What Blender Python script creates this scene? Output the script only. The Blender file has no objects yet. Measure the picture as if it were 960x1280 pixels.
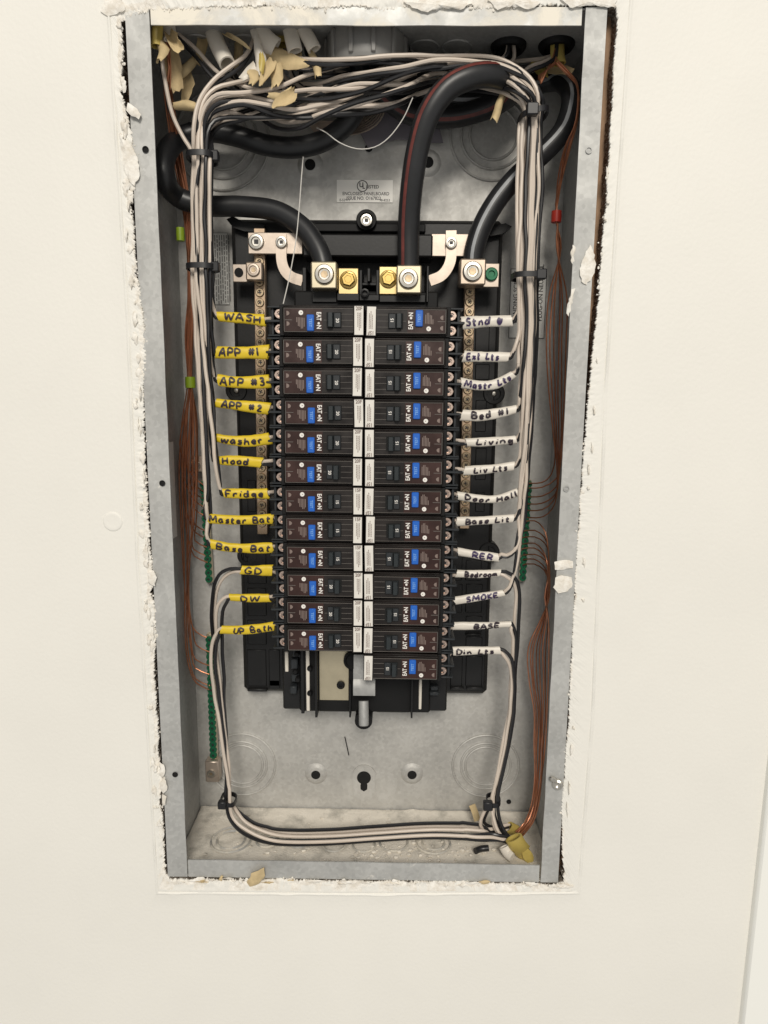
import bpy, bmesh, math, random
from mathutils import Vector, Matrix, noise
random.seed(7)
R = math.radians
scene = bpy.context.scene
C = scene.collection

# ------------------------------------------------------------------ camera
CAM = Vector((0.0241, -0.5661, 0.0749))
PITCH, YAW, ROLL, FPX = -0.165, 0.0109, 0.0083, 840.0
ROT = (Matrix(((1, 0, 0), (0, 0, -1), (0, 1, 0))) @ Matrix.Rotation(YAW, 3, 'Y')
       @ Matrix.Rotation(PITCH, 3, 'X') @ Matrix.Rotation(ROLL, 3, 'Z'))
cd = bpy.data.cameras.new('camera')
cam = bpy.data.objects.new('camera', cd); C.objects.link(cam)
cam.matrix_world = Matrix.Translation(CAM) @ ROT.to_4x4()
cd.sensor_fit = 'HORIZONTAL'; cd.sensor_width = 36.0; cd.lens = FPX / 960.0 * 36.0
cd.clip_start = 0.01; cd.clip_end = 50
scene.camera = cam

# ------------------------------------------------------------------ light
w = bpy.data.worlds.new('World'); scene.world = w; w.use_nodes = True
bg = w.node_tree.nodes['Background']
bg.inputs[0].default_value = (1.0, 0.985, 0.95, 1); bg.inputs[1].default_value = 0.44
def lamp(name, loc, aim, size, power, col):
    l = bpy.data.lights.new(name, 'AREA'); l.shape = 'DISK'; l.size = size; l.energy = power; l.color = col
    o = bpy.data.objects.new(name, l); C.objects.link(o); o.location = loc
    o.rotation_euler = (Vector(aim) - Vector(loc)).to_track_quat('-Z', 'Y').to_euler()
lamp('ceiling_lamp', (0.30, -5.3, 3.15), (0, 0, -.1), 1.9, 262, (1.0, 0.94, 0.845))
scene.view_settings.view_transform = 'Standard'
scene.view_settings.look = 'None'
scene.view_settings.exposure = 0.08
scene.view_settings.gamma = 1.0
scene.render.engine = 'CYCLES'

# ------------------------------------------------------------------ helpers
def P(px, py, d):
    """a point at the depth d (mm behind the box's front flange) seen at photo pixel px, py"""
    v = ROT @ Vector(((px - 480) / FPX, -(py - 640) / FPX, -1))
    return CAM + v * ((d / 1000 - CAM.y) / v.y)
BX0, BX1, BZ0, BZ1, BD = -0.1812, 0.1822, -0.3675, 0.3675, 0.104
def PI_(px, py, d, r=0.002):
    """the same, kept inside the box"""
    while d > -5:
        p = P(px, py, d)
        if BX0 + r + .0012 < p.x < BX1 - r - .0012 and BZ0 + r + .004 < p.z and d / 1000 < BD - r - .001: return p
        d -= 1.5
    return p

class MB:
    def __init__(s): s.v = []; s.f = []; s.mi = []
    def add(s, vs, fs, mi=0):
        o = len(s.v); s.v += [Vector(p) for p in vs]
        for f in fs: s.f.append([i + o for i in f]); s.mi.append(mi)
        return s
    def box(s, x0, x1, y0, y1, z0, z1, c=0.0, mi=0, M=None):
        lo = (min(x0, x1), min(y0, y1), min(z0, z1)); hi = (max(x0, x1), max(y0, y1), max(z0, z1))
        c = min(c, *[(hi[a] - lo[a]) * .49 for a in range(3)])
        if c <= 0:
            vs = [Vector((hi[0] if i & 1 else lo[0], hi[1] if i & 2 else lo[1], hi[2] if i & 4 else lo[2])) for i in range(8)]
            fs = [(0, 2, 3, 1), (4, 5, 7, 6), (0, 1, 5, 4), (2, 6, 7, 3), (0, 4, 6, 2), (1, 3, 7, 5)]
        else:
            ids = {}; vs = []
            for i in range(8):
                sg = [1 if i & (1 << a) else -1 for a in range(3)]
                for a in range(3):
                    p = []
                    for b in range(3):
                        e = hi[b] if sg[b] > 0 else lo[b]
                        p.append(e if b == a else e - sg[b] * c)
                    ids[(i, a)] = len(vs); vs.append(Vector(p))
            fs = []
            for a in range(3):
                b, e = (a + 1) % 3, (a + 2) % 3
                for sa in (0, 1):
                    q = []
                    for sb, se in ((0, 0), (1, 0), (1, 1), (0, 1)):
                        q.append(ids[((sa << a) | (sb << b) | (se << e), a)])
                    fs.append(q if sa else q[::-1])
                # edges parallel to a : between faces b and e
                for sb in (0, 1):
                    for se in (0, 1):
                        i0 = (sb << b) | (se << e); i1 = i0 | (1 << a)
                        fs.append([ids[(i0, b)], ids[(i1, b)], ids[(i1, e)], ids[(i0, e)]])
            for i in range(8): fs.append([ids[(i, 0)], ids[(i, 1)], ids[(i, 2)]])
        if M is not None: vs = [M @ p for p in vs]
        return s.add(vs, fs, mi)
    def prism(s, poly, y0, y1, mi=0):
        """poly: (x, z) outline, between depths y0 and y1"""
        n = len(poly)
        vs = [(x, y0, z) for x, z in poly] + [(x, y1, z) for x, z in poly]
        fs = [list(range(n)), list(range(2 * n - 1, n - 1, -1))] + [(i, (i + 1) % n, n + (i + 1) % n, n + i) for i in range(n)]
        return s.add(vs, fs, mi)
    def lathe(s, prof, c, axis=(0, -1, 0), n=20, mi=0):
        """prof: list of (radius, height along axis) from c"""
        ax = Vector(axis).normalized(); u = ax.orthogonal().normalized(); v = ax.cross(u); c = Vector(c)
        vs = []; fs = []
        for r, h in prof:
            for k in range(n):
                a = 2 * math.pi * k / n
                vs.append(c + ax * h + (u * math.cos(a) + v * math.sin(a)) * r)
        for j in range(len(prof) - 1):
            for k in range(n):
                fs.append((j * n + k, j * n + (k + 1) % n, (j + 1) * n + (k + 1) % n, (j + 1) * n + k))
        if prof[0][0] > 1e-6: fs.append(list(range(n))[::-1])
        if prof[-1][0] > 1e-6: fs.append([(len(prof) - 1) * n + k for k in range(n)])
        return s.add(vs, fs, mi)
    def tube(s, pts, r, n=8, step=0.004, smooth=True, closed=False, flat=None, rfun=None, mi=0, hollow=0):
        """pts: world points; flat=(a, b) ellipse: a in the picture plane, b in depth"""
        q = spline(pts, step, closed) if smooth else [Vector(p) for p in pts]
        m = len(q); vs = []; fs = []
        T = []
        for i in range(m):
            if closed: t = q[(i + 1) % m] - q[i - 1]
            else: t = q[min(i + 1, m - 1)] - q[max(i - 1, 0)]
            T.append(t.normalized() if t.length > 1e-9 else Vector((0, 0, 1)))
        N = T[0].orthogonal().normalized()
        if flat: N = T[0].cross(Vector((0, 1, 0))).normalized()
        for i in range(m):
            if flat:
                N = T[i].cross(Vector((0, 1, 0))).normalized(); B = N.cross(T[i]).normalized(); ra, rb = flat
            else:
                N = (N - T[i] * N.dot(T[i])).normalized(); B = T[i].cross(N); ra = rb = r
            g = rfun(i / (m - 1)) if rfun else 1.0
            for k in range(n):
                a = 2 * math.pi * k / n
                vs.append(q[i] + N * (math.cos(a) * ra * g) + B * (math.sin(a) * rb * g))
        for i in range(m if closed else m - 1):
            j = (i + 1) % m
            for k in range(n):
                fs.append((i * n + k, i * n + (k + 1) % n, j * n + (k + 1) % n, j * n + k))
        if not closed:
            if hollow:            # open mouth at the far end
                o = len(vs); fs.append(list(range(n))[::-1])
                for dd in (0, min(m - 1, hollow)):
                    cc = q[m - 1 - dd]
                    for k in range(n):
                        vs.append(cc + (vs[(m - 1 - dd) * n + k] - cc) * .8)
                for k in range(n):
                    fs.append(((m - 1) * n + k, (m - 1) * n + (k + 1) % n, o + (k + 1) % n, o + k))
                    fs.append((o + k, o + (k + 1) % n, o + n + (k + 1) % n, o + n + k))
                fs.append([o + n + k for k in range(n)])
            else:
                fs.append(list(range(n))[::-1]); fs.append([(m - 1) * n + k for k in range(n)])
        return s.add(vs, fs, mi)

def spline(pts, step=0.004, closed=False):
    p = [Vector(a) for a in pts]; n = len(p); out = []
    rng = range(n if closed else n - 1)
    for i in rng:
        if closed: a, b, c, d = p[i - 1], p[i], p[(i + 1) % n], p[(i + 2) % n]
        else: a, b, c, d = p[max(i - 1, 0)], p[i], p[i + 1], p[min(i + 2, n - 1)]
        L = (c - b).length
        # centripetal-like tangents limited by the segment's length
        tb = (c - a); td = (d - b)
        tb = tb * (L / max((c - b).length + (b - a).length, 1e-9)); td = td * (L / max((d - c).length + (c - b).length, 1e-9))
        k = max(2, int(L / step))
        for j in range(k):
            t = j / k; t2 = t * t; t3 = t2 * t
            out.append(b * (2 * t3 - 3 * t2 + 1) + tb * (t3 - 2 * t2 + t) + c * (-2 * t3 + 3 * t2) + td * (t3 - t2))
    if not closed: out.append(p[-1])
    return out

def tag(o, label=None, cat=None, group=None, kind=None):
    if label: o['label'] = label
    if cat: o['category'] = cat
    if group: o['group'] = group
    if kind: o['kind'] = kind
    return o
def empty(name, loc):
    o = bpy.data.objects.new(name, None); C.objects.link(o); o.location = loc; o.empty_display_size = .01
    return o
ORG = {}
def obj(name, mb, mats, parent=None, sharp=38, fix=True, at=None):
    """mesh object; vertices are given in the world, or relative to the parent's own frame when at='local'"""
    vs = [Vector(p) for p in mb.v]
    if at == 'local': org = Vector((0, 0, 0)); wo = Vector((0, 0, 0))
    elif parent is not None:
        wo = ORG[parent.name]; org = Vector((0, 0, 0)); vs = [p - wo for p in vs]
    else:
        lo = Vector([min(p[a] for p in vs) for a in range(3)]); hi = Vector([max(p[a] for p in vs) for a in range(3)])
        wo = Vector(((lo.x + hi.x) / 2, (lo.y + hi.y) / 2, lo.z)); org = wo; vs = [p - wo for p in vs]
    me = bpy.data.meshes.new(name); me.from_pydata([tuple(p) for p in vs], [], mb.f); 
    if not isinstance(mats, (list, tuple)): mats = [mats]
    for m in mats: me.materials.append(m)
    if len(mats) > 1: me.polygons.foreach_set('material_index', mb.mi)
    if fix:
        b = bmesh.new(); b.from_mesh(me); bmesh.ops.recalc_face_normals(b, faces=b.faces); b.to_mesh(me); b.free()
    me.polygons.foreach_set('use_smooth', [True] * len(me.polygons))
    me.set_sharp_from_angle(angle=R(sharp)); me.update()
    o = bpy.data.objects.new(name, me); C.objects.link(o)
    if parent is not None: o.parent = parent
    o.location = org
    ORG[o.name] = wo if parent is None else ORG.get(parent.name, Vector((0, 0, 0)))
    return o
def root(name, loc, label, cat, group=None):
    o = empty(name, loc); ORG[o.name] = Vector(loc); return tag(o, label, cat, group)
def inst(src, parent, loc, name=None, rot=None):
    """another object that shares the mesh of src"""
    o = src.copy(); C.objects.link(o); o.parent = parent
    o.location = Vector(loc) - (ORG[parent.name] if parent is not None else Vector((0, 0, 0)))
    if rot: o.rotation_euler = rot
    if name: o.name = name
    return o

_txt = {}
def text_geo(s, size, bold=0.0, sx=1.0):
    """flat outline of a text: (verts2d, faces), centred"""
    key = (s, size, bold, sx)
    if key in _txt: return _txt[key]
    cu = bpy.data.curves.new('lettering', 'FONT'); cu.body = s; cu.size = 1.0; cu.offset = bold; cu.resolution_u = 3
    cu.align_x = 'CENTER'; cu.align_y = 'CENTER'
    o = bpy.data.objects.new('lettering', cu); C.objects.link(o)
    dg = bpy.context.evaluated_depsgraph_get(); me = bpy.data.meshes.new_from_object(o.evaluated_get(dg))
    vs = [(v.co.x * size * sx, v.co.y * size) for v in me.vertices]; fs = [list(p.vertices) for p in me.polygons]
    bpy.data.objects.remove(o); bpy.data.curves.remove(cu); bpy.data.meshes.remove(me)
    _txt[key] = (vs, fs); return vs, fs
def put_text(mb, s, size, c, ux, uz, bold=0.0, sx=1.0, mi=0):
    """text laid at c with its reading direction ux and its up direction uz"""
    vs, fs = text_geo(s, size, bold, sx); ux = Vector(ux); uz = Vector(uz); c = Vector(c)
    mb.add([c + ux * a + uz * b for a, b in vs], fs, mi)

# ------------------------------------------------------------------ materials
def mat(name, col, rough=.5, metal=0.0, var=0.0, vscale=60, col2=None, thr=None, bump=0.0, bscale=200, spec=.5, coat=0, rvar=0, stretch=None, each=False):
    m = bpy.data.materials.new(name); m.use_nodes = True; nt = m.node_tree; nd = nt.nodes; ln = nt.links
    b = nd['Principled BSDF']; b.inputs['Roughness'].default_value = rough; b.inputs['Metallic'].default_value = metal
    b.inputs['Specular IOR Level'].default_value = spec; b.inputs['Coat Weight'].default_value = coat
    b.inputs['Base Color'].default_value = (*col, 1)
    tc = nd.new('ShaderNodeTexCoord'); vec = tc.outputs['Object']
    if each:
        oi = nd.new('ShaderNodeObjectInfo'); va = nd.new('ShaderNodeVectorMath'); ln.new(vec, va.inputs[0]); ln.new(oi.outputs['Location'], va.inputs[1]); vec = va.outputs[0]
    if stretch:
        mp = nd.new('ShaderNodeMapping'); mp.inputs['Scale'].default_value = stretch; ln.new(vec, mp.inputs[0]); vec = mp.outputs[0]
    if var or col2:
        n = nd.new('ShaderNodeTexNoise'); n.inputs['Scale'].default_value = vscale; n.inputs['Detail'].default_value = 6
        n.inputs['Roughness'].default_value = .62; ln.new(vec, n.inputs['Vector'])
        r = nd.new('ShaderNodeValToRGB'); ln.new(n.outputs['Fac'], r.inputs[0])
        if col2 is None: c2 = tuple(min(1, c * (1 + var)) for c in col); c1 = tuple(c * (1 - var) for c in col); lo, hi = .3, .7
        else: c1, c2 = col, col2; lo, hi = thr or (.4, .6)
        r.color_ramp.elements[0].position = lo; r.color_ramp.elements[1].position = hi
        r.color_ramp.elements[0].color = (*c1, 1); r.color_ramp.elements[1].color = (*c2, 1)
        ln.new(r.outputs[0], b.inputs['Base Color'])
        if rvar:
            mr = nd.new('ShaderNodeMapRange'); mr.inputs['From Min'].default_value = .3; mr.inputs['From Max'].default_value = .7
            mr.inputs['To Min'].default_value = rough - rvar; mr.inputs['To Max'].default_value = rough + rvar
            ln.new(n.outputs['Fac'], mr.inputs[0]); ln.new(mr.outputs[0], b.inputs['Roughness'])
    if bump:
        n2 = nd.new('ShaderNodeTexNoise'); n2.inputs['Scale'].default_value = bscale; n2.inputs['Detail'].default_value = 5
        ln.new(vec, n2.inputs['Vector'])
        bp = nd.new('ShaderNodeBump'); bp.inputs['Strength'].default_value = bump; bp.inputs['Distance'].default_value = .001
        ln.new(n2.outputs['Fac'], bp.inputs['Height']); ln.new(bp.outputs[0], b.inputs['Normal'])
    return m

def galv(name, base=(.50, .50, .47), smear=None, rough=.60, metal=.40, thr=(.58, .66), sscale=14):
    """zinc coated sheet: spangle, cloudy stains, scratches and, if asked, plaster smears"""
    m = bpy.data.materials.new(name); m.use_nodes = True; nt = m.node_tree; nd = nt.nodes; ln = nt.links
    b = nd['Principled BSDF']; b.inputs['Metallic'].default_value = metal; b.inputs['Roughness'].default_value = rough
    tc = nd.new('ShaderNodeTexCoord'); O = tc.outputs['Object']
    n1 = nd.new('ShaderNodeTexNoise'); n1.inputs['Scale'].default_value = 17; n1.inputs['Detail'].default_value = 7; n1.inputs['Roughness'].default_value = .6; ln.new(O, n1.inputs['Vector'])
    v = nd.new('ShaderNodeTexVoronoi'); v.inputs['Scale'].default_value = 330; ln.new(O, v.inputs['Vector'])
    r1 = nd.new('ShaderNodeValToRGB'); e = r1.color_ramp.elements; e[0].position = .30; e[1].position = .68
    e[0].color = (*[c * .83 for c in base], 1); e[1].color = (*[min(1, c * 1.10) for c in base], 1); ln.new(n1.outputs['Fac'], r1.inputs[0])
    mx = nd.new('ShaderNodeMix'); mx.data_type = 'RGBA'; mx.blend_type = 'OVERLAY'; mx.inputs[0].default_value = .10
    bw = nd.new('ShaderNodeRGBToBW'); ln.new(v.outputs['Color'], bw.inputs[0]); ln.new(r1.outputs[0], mx.inputs[6]); ln.new(bw.outputs[0], mx.inputs[7])
    hs = nd.new('ShaderNodeHueSaturation'); hs.inputs['Saturation'].default_value = .45; ln.new(mx.outputs[2], hs.inputs['Color'])
    out = hs.outputs[0]
    mr = nd.new('ShaderNodeMapRange'); mr.inputs['From Min'].default_value = .3; mr.inputs['From Max'].default_value = .7
    mr.inputs['To Min'].default_value = rough - .1; mr.inputs['To Max'].default_value = rough + .14
    n3 = nd.new('ShaderNodeTexNoise'); n3.inputs['Scale'].default_value = 40; n3.inputs['Detail'].default_value = 6; ln.new(O, n3.inputs['Vector'])
    ln.new(n3.outputs['Fac'], mr.inputs[0]); ro = mr.outputs[0]
    bp = nd.new('ShaderNodeBump'); bp.inputs['Strength'].default_value = .10; bp.inputs['Distance'].default_value = .001; ln.new(n3.outputs['Fac'], bp.inputs['Height'])
    ln.new(bp.outputs[0], b.inputs['Normal'])
    if smear:
        n4 = nd.new('ShaderNodeTexNoise'); n4.inputs['Scale'].default_value = sscale; n4.inputs['Detail'].default_value = 9; n4.inputs['Roughness'].default_value = .68
        n4.inputs['Distortion'].default_value = .6; ln.new(O, n4.inputs['Vector'])
        r4 = nd.new('ShaderNodeValToRGB'); r4.color_ramp.elements[0].position = thr[0]; r4.color_ramp.elements[1].position = thr[1]; ln.new(n4.outputs['Fac'], r4.inputs[0])
        m2 = nd.new('ShaderNodeMix'); m2.data_type = 'RGBA'; ln.new(r4.outputs[0], m2.inputs[0]); ln.new(out, m2.inputs[6]); m2.inputs[7].default_value = (*smear, 1)
        out = m2.outputs[2]
        m3 = nd.new('ShaderNodeMapRange'); m3.inputs['To Min'].default_value = metal; m3.inputs['To Max'].default_value = 0; ln.new(r4.outputs[0], m3.inputs[0]); ln.new(m3.outputs[0], b.inputs['Metallic'])
        m5 = nd.new('ShaderNodeMix'); m5.data_type = 'FLOAT'; ln.new(r4.outputs[0], m5.inputs[0]); ln.new(ro, m5.inputs[2]); m5.inputs[3].default_value = .8; ro = m5.outputs[0]
    ln.new(out, b.inputs['Base Color']); ln.new(ro, b.inputs['Roughness'])
    return m

M = dict(
    paint=mat('wall_paint', (.79, .772, .72), .58, var=.025, vscale=6, bump=.25, bscale=300),
    gypsum=mat('torn_plaster', (.68, .63, .55), .85, col2=(.88, .85, .79), thr=(.35, .62), vscale=150, bump=.5, bscale=500),
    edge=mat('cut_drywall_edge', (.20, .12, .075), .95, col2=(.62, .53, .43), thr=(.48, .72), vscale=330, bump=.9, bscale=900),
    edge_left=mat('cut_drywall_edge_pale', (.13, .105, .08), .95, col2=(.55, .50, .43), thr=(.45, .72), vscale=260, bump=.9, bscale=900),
    stud=mat('stud_wood', (.30, .19, .115), .8, var=.3, vscale=40, stretch=(6, 6, .6)),
    trim=mat('trim_paint', (.86, .86, .82), .4, bump=.02, bscale=120),
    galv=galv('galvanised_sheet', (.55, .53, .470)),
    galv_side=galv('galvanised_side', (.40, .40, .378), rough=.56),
    flange=galv('galvanised_flange', (.475, .475, .44), smear=(.80, .76, .68), thr=(.64, .69)),
    flange_top=galv('galvanised_flange_smeared', (.58, .58, .54), smear=(.82, .77, .67), thr=(.46, .60), sscale=18),
    floor=galv('galvanised_dusty', (.36, .36, .34), smear=(.60, .56, .48), thr=(.40, .58), sscale=26),
    dust=mat('plaster_dust', (.40, .38, .335), .9, col2=(.76, .71, .625), thr=(.31, .50), vscale=34, bump=.6, bscale=700),
    hole=mat('dark_opening', (.006, .006, .006), .9),
    black=mat('black_plastic', (.010, .010, .0104), .42, spec=.35, var=.25, vscale=30, bump=.05, bscale=400),
    blackm=mat('black_plastic_matt', (.007, .007, .0073), .6, spec=.25, var=.25, vscale=40),
    case=mat('breaker_case', (.0125, .0092, .0080), .36, spec=.38, var=.45, vscale=45, rvar=.14, each=True, bump=.03, bscale=500),
    termcase=mat('breaker_terminal_plastic', (.022, .025, .028), .40, spec=.4, var=.2, vscale=60),
    brown=mat('breaker_print_brown', (.031, .0098, .0066), .34, var=.35, vscale=40, rvar=.1, each=True),
    hair=mat('breaker_hairline', (.22, .20, .18), .5),
    print=mat('white_print', (.80, .77, .72), .5),
    greyprint=mat('grey_print', (.20, .15, .13), .5),
    blue=mat('blue_button', (.012, .115, .50), .35),
    paleblue=mat('blue_button_print', (.20, .42, .78), .5),
    handle=mat('breaker_handle', (.024, .030, .033), .42, spec=.4),
    sticker=mat('white_sticker', (.72, .69, .635), .45, var=.04, vscale=90),
    paperwhite=mat('bright_sticker', (.86, .84, .79), .5),
    ink=mat('black_ink', (.02, .018, .02), .5),
    marker=mat('marker_ink', (.022, .012, .020), .45),
    marker2=mat('marker_ink_violet', (.035, .018, .075), .45),
    nbar=mat('brassy_bar', (.47, .35, .245), .42, .75, var=.18, vscale=50, bump=.05),
    bar=mat('tinned_bar', (.52, .44, .37), .42, .75, var=.14, vscale=50, bump=.05),
    lug=mat('lug_metal', (.60, .53, .38), .36, .8, var=.08, vscale=60),
    lug2=mat('lug_metal_pink', (.54, .44, .35), .36, .8, var=.1, vscale=60),
    brass=mat('brass_plate', (.70, .54, .26), .36, .85, var=.1, vscale=60),
    strand=mat('tinned_strand', (.50, .42, .36), .34, .9, var=.15, vscale=60),
    steel=mat('bright_steel', (.56, .535, .485), .30, .95, var=.08, vscale=90),
    gold=mat('gold_screw', (.62, .44, .15), .32, .95),
    brassscrew=mat('bar_screw', (.46, .36, .24), .38, .9),
    termscrew=mat('terminal_screw', (.60, .47, .40), .34, .95),
    green=mat('green_screw', (.012, .13, .060), .40, .3, var=.2, vscale=90),
    wblack=mat('black_wire', (.016, .016, .018), .34, var=.2, vscale=30),
    wwhite=mat('white_wire', (.63, .545, .465), .42, var=.07, vscale=25),
    cable=mat('black_cable', (.016, .0165, .018), .40, var=.3, vscale=40, bump=.06, bscale=150),
    red=mat('red_stripe', (.13, .028, .022), .5, var=.35, vscale=90),
    grey=mat('grey_stripe', (.30, .31, .32), .5, var=.15, vscale=90),
    copper=mat('bare_copper', (.56, .24, .135), .34, .8, var=.3, vscale=60),
    yellow=mat('yellow_sleeve', (.72, .52, .022), .42, var=.08, vscale=45, bump=.12, bscale=180),
    white=mat('white_sleeve', (.74, .69, .61), .42, var=.05, vscale=45, bump=.12, bscale=180),
    tie=mat('cable_tie', (.012, .012, .014), .42),
    kraft=mat('kraft_paper', (.58, .45, .25), .8, var=.25, vscale=60, bump=.2, bscale=200),
    jacket=mat('white_jacket', (.72, .67, .59), .45, var=.08, vscale=40),
    yjacket=mat('yellow_jacket', (.48, .37, .10), .45, var=.15, vscale=40),
    pvc=mat('grey_pvc', (.21, .205, .195), .42, var=.1, vscale=40),
    card=mat('grey_card', (.17, .155, .175), .6, var=.06, vscale=30),
    label=mat('clear_label', (.74, .735, .70), .5, var=.05, vscale=40),
    string=mat('string', (.62, .60, .56), .6),
    redtape=mat('red_tape', (.42, .025, .012), .45),
    greentape=mat('green_clip', (.22, .32, .015), .45),
)

# ------------------------------------------------------------------ the wall with its torn opening
WY = -2.0
HOLE = [(150,26),(154,60),(151,100),(153,128),(160,150),(166,180),(171,200),(172,226),(163,245),(165,270),(168,300),(170,340),(176,370),(180,400),(182,440),(179,480),
 (180,520),(181,570),(183,620),(186,650),(187,690),(192,715),(188,740),(193,760),(195,790),(192,830),(194,870),(197,910),(198,950),(203,975),(200,1000),(203,1030),(204,1060),(206,1090),
 (214,1100),(260,1099),(300,1101),(350,1099),(400,1101),(480,1102),(560,1102),(640,1104),(690,1107),(706,1103),(704,1080),(703,1050),(703,1000),(707,950),
 (711,900),(713,850),(716,790),(718,745),(720,700),(724,640),(727,600),(731,550),(736,490),(740,450),(745,400),(749,360),(753,300),(758,250),(761,200),
 (764,150),(767,100),(769,60),(772,24),(768,8),(740,4),(700,8),(660,5),(640,9),(600,12),(570,4),(540,13),(510,9),(480,12),(440,8),(400,10),(340,7),(300,9),(260,9),(220,12),(190,13),(164,20)]
RIDGE = [(134,-20),(160,400),(172,700),(197,1116),(460,1118),(723,1116),(740,900),(757,480),(772,240),(790,-20),(460,-24)]
def build_wall():
    hp = [P(x, y, WY) for x, y in HOLE]; hp = [(p.x, p.z) for p in hp]
    rp = [P(x, y, WY) for x, y in RIDGE]; rp = [(p.x, p.z) for p in rp]
    XR, XL, ZT, ZB = 0.3705, -0.62, 0.70, -0.85
    box = [(XL, ZT), (XL, ZB), (XR, ZB), (XR, ZT)]
    def resample(poly, n):
        L = [math.dist(poly[i], poly[(i + 1) % len(poly)]) for i in range(len(poly))]; tot = sum(L); out = []; i = 0; acc = 0
        for k in range(n):
            t = tot * k / n
            while acc + L[i] < t: acc += L[i]; i += 1
            u = (t - acc) / L[i]; a, b = poly[i], poly[(i + 1) % len(poly)]
            out.append((a[0] + (b[0] - a[0]) * u, a[1] + (b[1] - a[1]) * u))
        return out
    N = 5200
    H = resample(hp, N)
    def ray(poly, x, z):
        best = None
        for i in range(len(poly)):
            a, b = poly[i], poly[(i + 1) % len(poly)]
            ex, ez = b[0] - a[0], b[1] - a[1]; den = x * ez - z * ex
            if abs(den) < 1e-12: continue
            t = (a[0] * ez - a[1] * ex) / den; u = (a[0] * z - a[1] * x) / den
            if t > 0 and -1e-6 <= u <= 1 + 1e-6 and (best is None or t > best): best = t
        return (x * best, z * best)
    mb = MB(); rings = []
    EX = []
    H2 = []
    for i, (x, z) in enumerate(H):
        L = math.hypot(x, z); nx, nz = x / L, z / L
        if abs(x) / .185 > abs(z) / .37: nx, nz = math.copysign(1, x), 0
        else: nx, nz = 0, math.copysign(1, z)
        p = Vector((x * 60, z * 60, 3)); q = Vector((x * 400, z * 400, 9)); r = Vector((x * 1300, z * 1300, 5))
        rough = .8 if x > .1 and abs(z) < .34 else 1.25
        o = (noise.noise(p) * 1.3 + noise.noise(q) * 1.0 + noise.noise(r) * .8) * .001 * rough
        o += (abs(noise.noise(Vector((x * 700, z * 700, 2)))) - .25) * .0022 * (1.25 if x < 0 else .9)
        H2.append((x + nx * o, z + nz * o, nx, nz))
    an = [math.atan2(z, x) for x, z in H]; sgn = 1
    un = [an[0]]
    for a in an[1:]:
        d = a - un[-1]; d -= 2 * math.pi * round(d / (2 * math.pi)); un.append(un[-1] + d)
    sgn = 1 if un[-1] > un[0] else -1
    for i in range(1, N): un[i] = max(un[i] * sgn, un[i - 1] * sgn + 1e-5) * sgn
    DR = [(math.cos(a), math.sin(a)) for a in un]
    G = [ray(rp, x, z) for x, z in DR]; F = [ray(box, x, z) for x, z in DR]
    def ring(fn): rings.append([fn(i) for i in range(N)])
    def jag(i, k, s=900): x, z = H2[i][:2]; return noise.noise(Vector((x * s, z * s, k * 3.7)))
    ring(lambda i: (H2[i][0] + H2[i][2] * .0005, .0125, H2[i][1] + H2[i][3] * .0005))
    for k, y in enumerate((.009, .006, .003)):
        ring(lambda i: (H2[i][0] + H2[i][2] * (.0006 + .0012 * jag(i, k)), y, H2[i][1] + H2[i][3] * (.0006 + .0012 * jag(i, k))))
    def lift(i, a):      # height of the torn / filled band next to the opening
        x = H[i][0] + (H2[i][0] - H[i][0]) * (1 - a) ** 2 + (G[i][0] - H[i][0]) * a; z = H[i][1] + (H2[i][1] - H[i][1]) * (1 - a) ** 2 + (G[i][1] - H[i][1]) * a; n = noise.noise(Vector((x * 170, z * 170, 4))) + .6 * noise.noise(Vector((x * 480, z * 480, 9)))
        return n * (.45 if x > .1 and z > -.35 else 1)
    ring(lambda i: (H2[i][0], WY / 1000 + .0012 + .0009 * lift(i, 0), H2[i][1]))
    for a in (.03, .08, .15, .24, .35, .48, .62, .76, .86):
        ring(lambda i: (H[i][0] + (H2[i][0] - H[i][0]) * (1 - a) ** 2 + (G[i][0] - H[i][0]) * a, WY / 1000 - .0004 + (.0014 * lift(i, a)) * (1 - a) ** 1.1 + .0005 * (1 - a) ** 3, H[i][1] + (H2[i][1] - H[i][1]) * (1 - a) ** 2 + (G[i][1] - H[i][1]) * a))
    def GE(i, e): return (G[i][0] * (1 + e / .2), G[i][1] * (1 + e / .39))
    for e, h in ((-.0012, 0), (-.0004, -.0013), (.0004, -.0015), (.0014, -.0003), (.0026, 0)):
        ring(lambda i: (GE(i, e)[0], WY / 1000 + h * (.75 + .7 * noise.noise(Vector((H2[i][0] * 45, H2[i][1] * 45, 2)))), GE(i, e)[1]))
    for a in (.03, .1, .3, 1.0):
        ring(lambda i: (GE(i, .0026)[0] * (1 - a) + F[i][0] * a, WY / 1000, GE(i, .0026)[1] * (1 - a) + F[i][1] * a))
    # back of the board
    vs = [p for r in rings for p in r]
    fs = []; mi = []
    for j in range(len(rings) - 1):
        for i in range(N):
            fs.append((j * N + i, j * N + (i + 1) % N, (j + 1) * N + (i + 1) % N, (j + 1) * N + i))
            x, z = H2[i][:2]
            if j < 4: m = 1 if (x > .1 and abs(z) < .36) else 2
            elif j < 6 and noise.noise(Vector((x * 90, z * 90, 1))) > (.1 if x > .1 else -.3) or j < 9 and (x < .1 or z < -.355) and noise.noise(Vector((x * 45, z * 45, 7 + j * .15))) > .02: m = 3
            elif j < 12 and z < -.355 and noise.noise(Vector((x * 70, z * 200, 4))) > .0: m = 3
            else: m = 0
            mi.append(m)
    mb.v = [Vector(p) for p in vs]; mb.f = fs; mb.mi = mi
    return obj('wall', mb, [M['paint'], M['edge'], M['edge_left'], M['gypsum']], sharp=60, fix=False)
wall = tag(build_wall(), 'cream painted wall with a torn rectangular opening', kind='structure')

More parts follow.
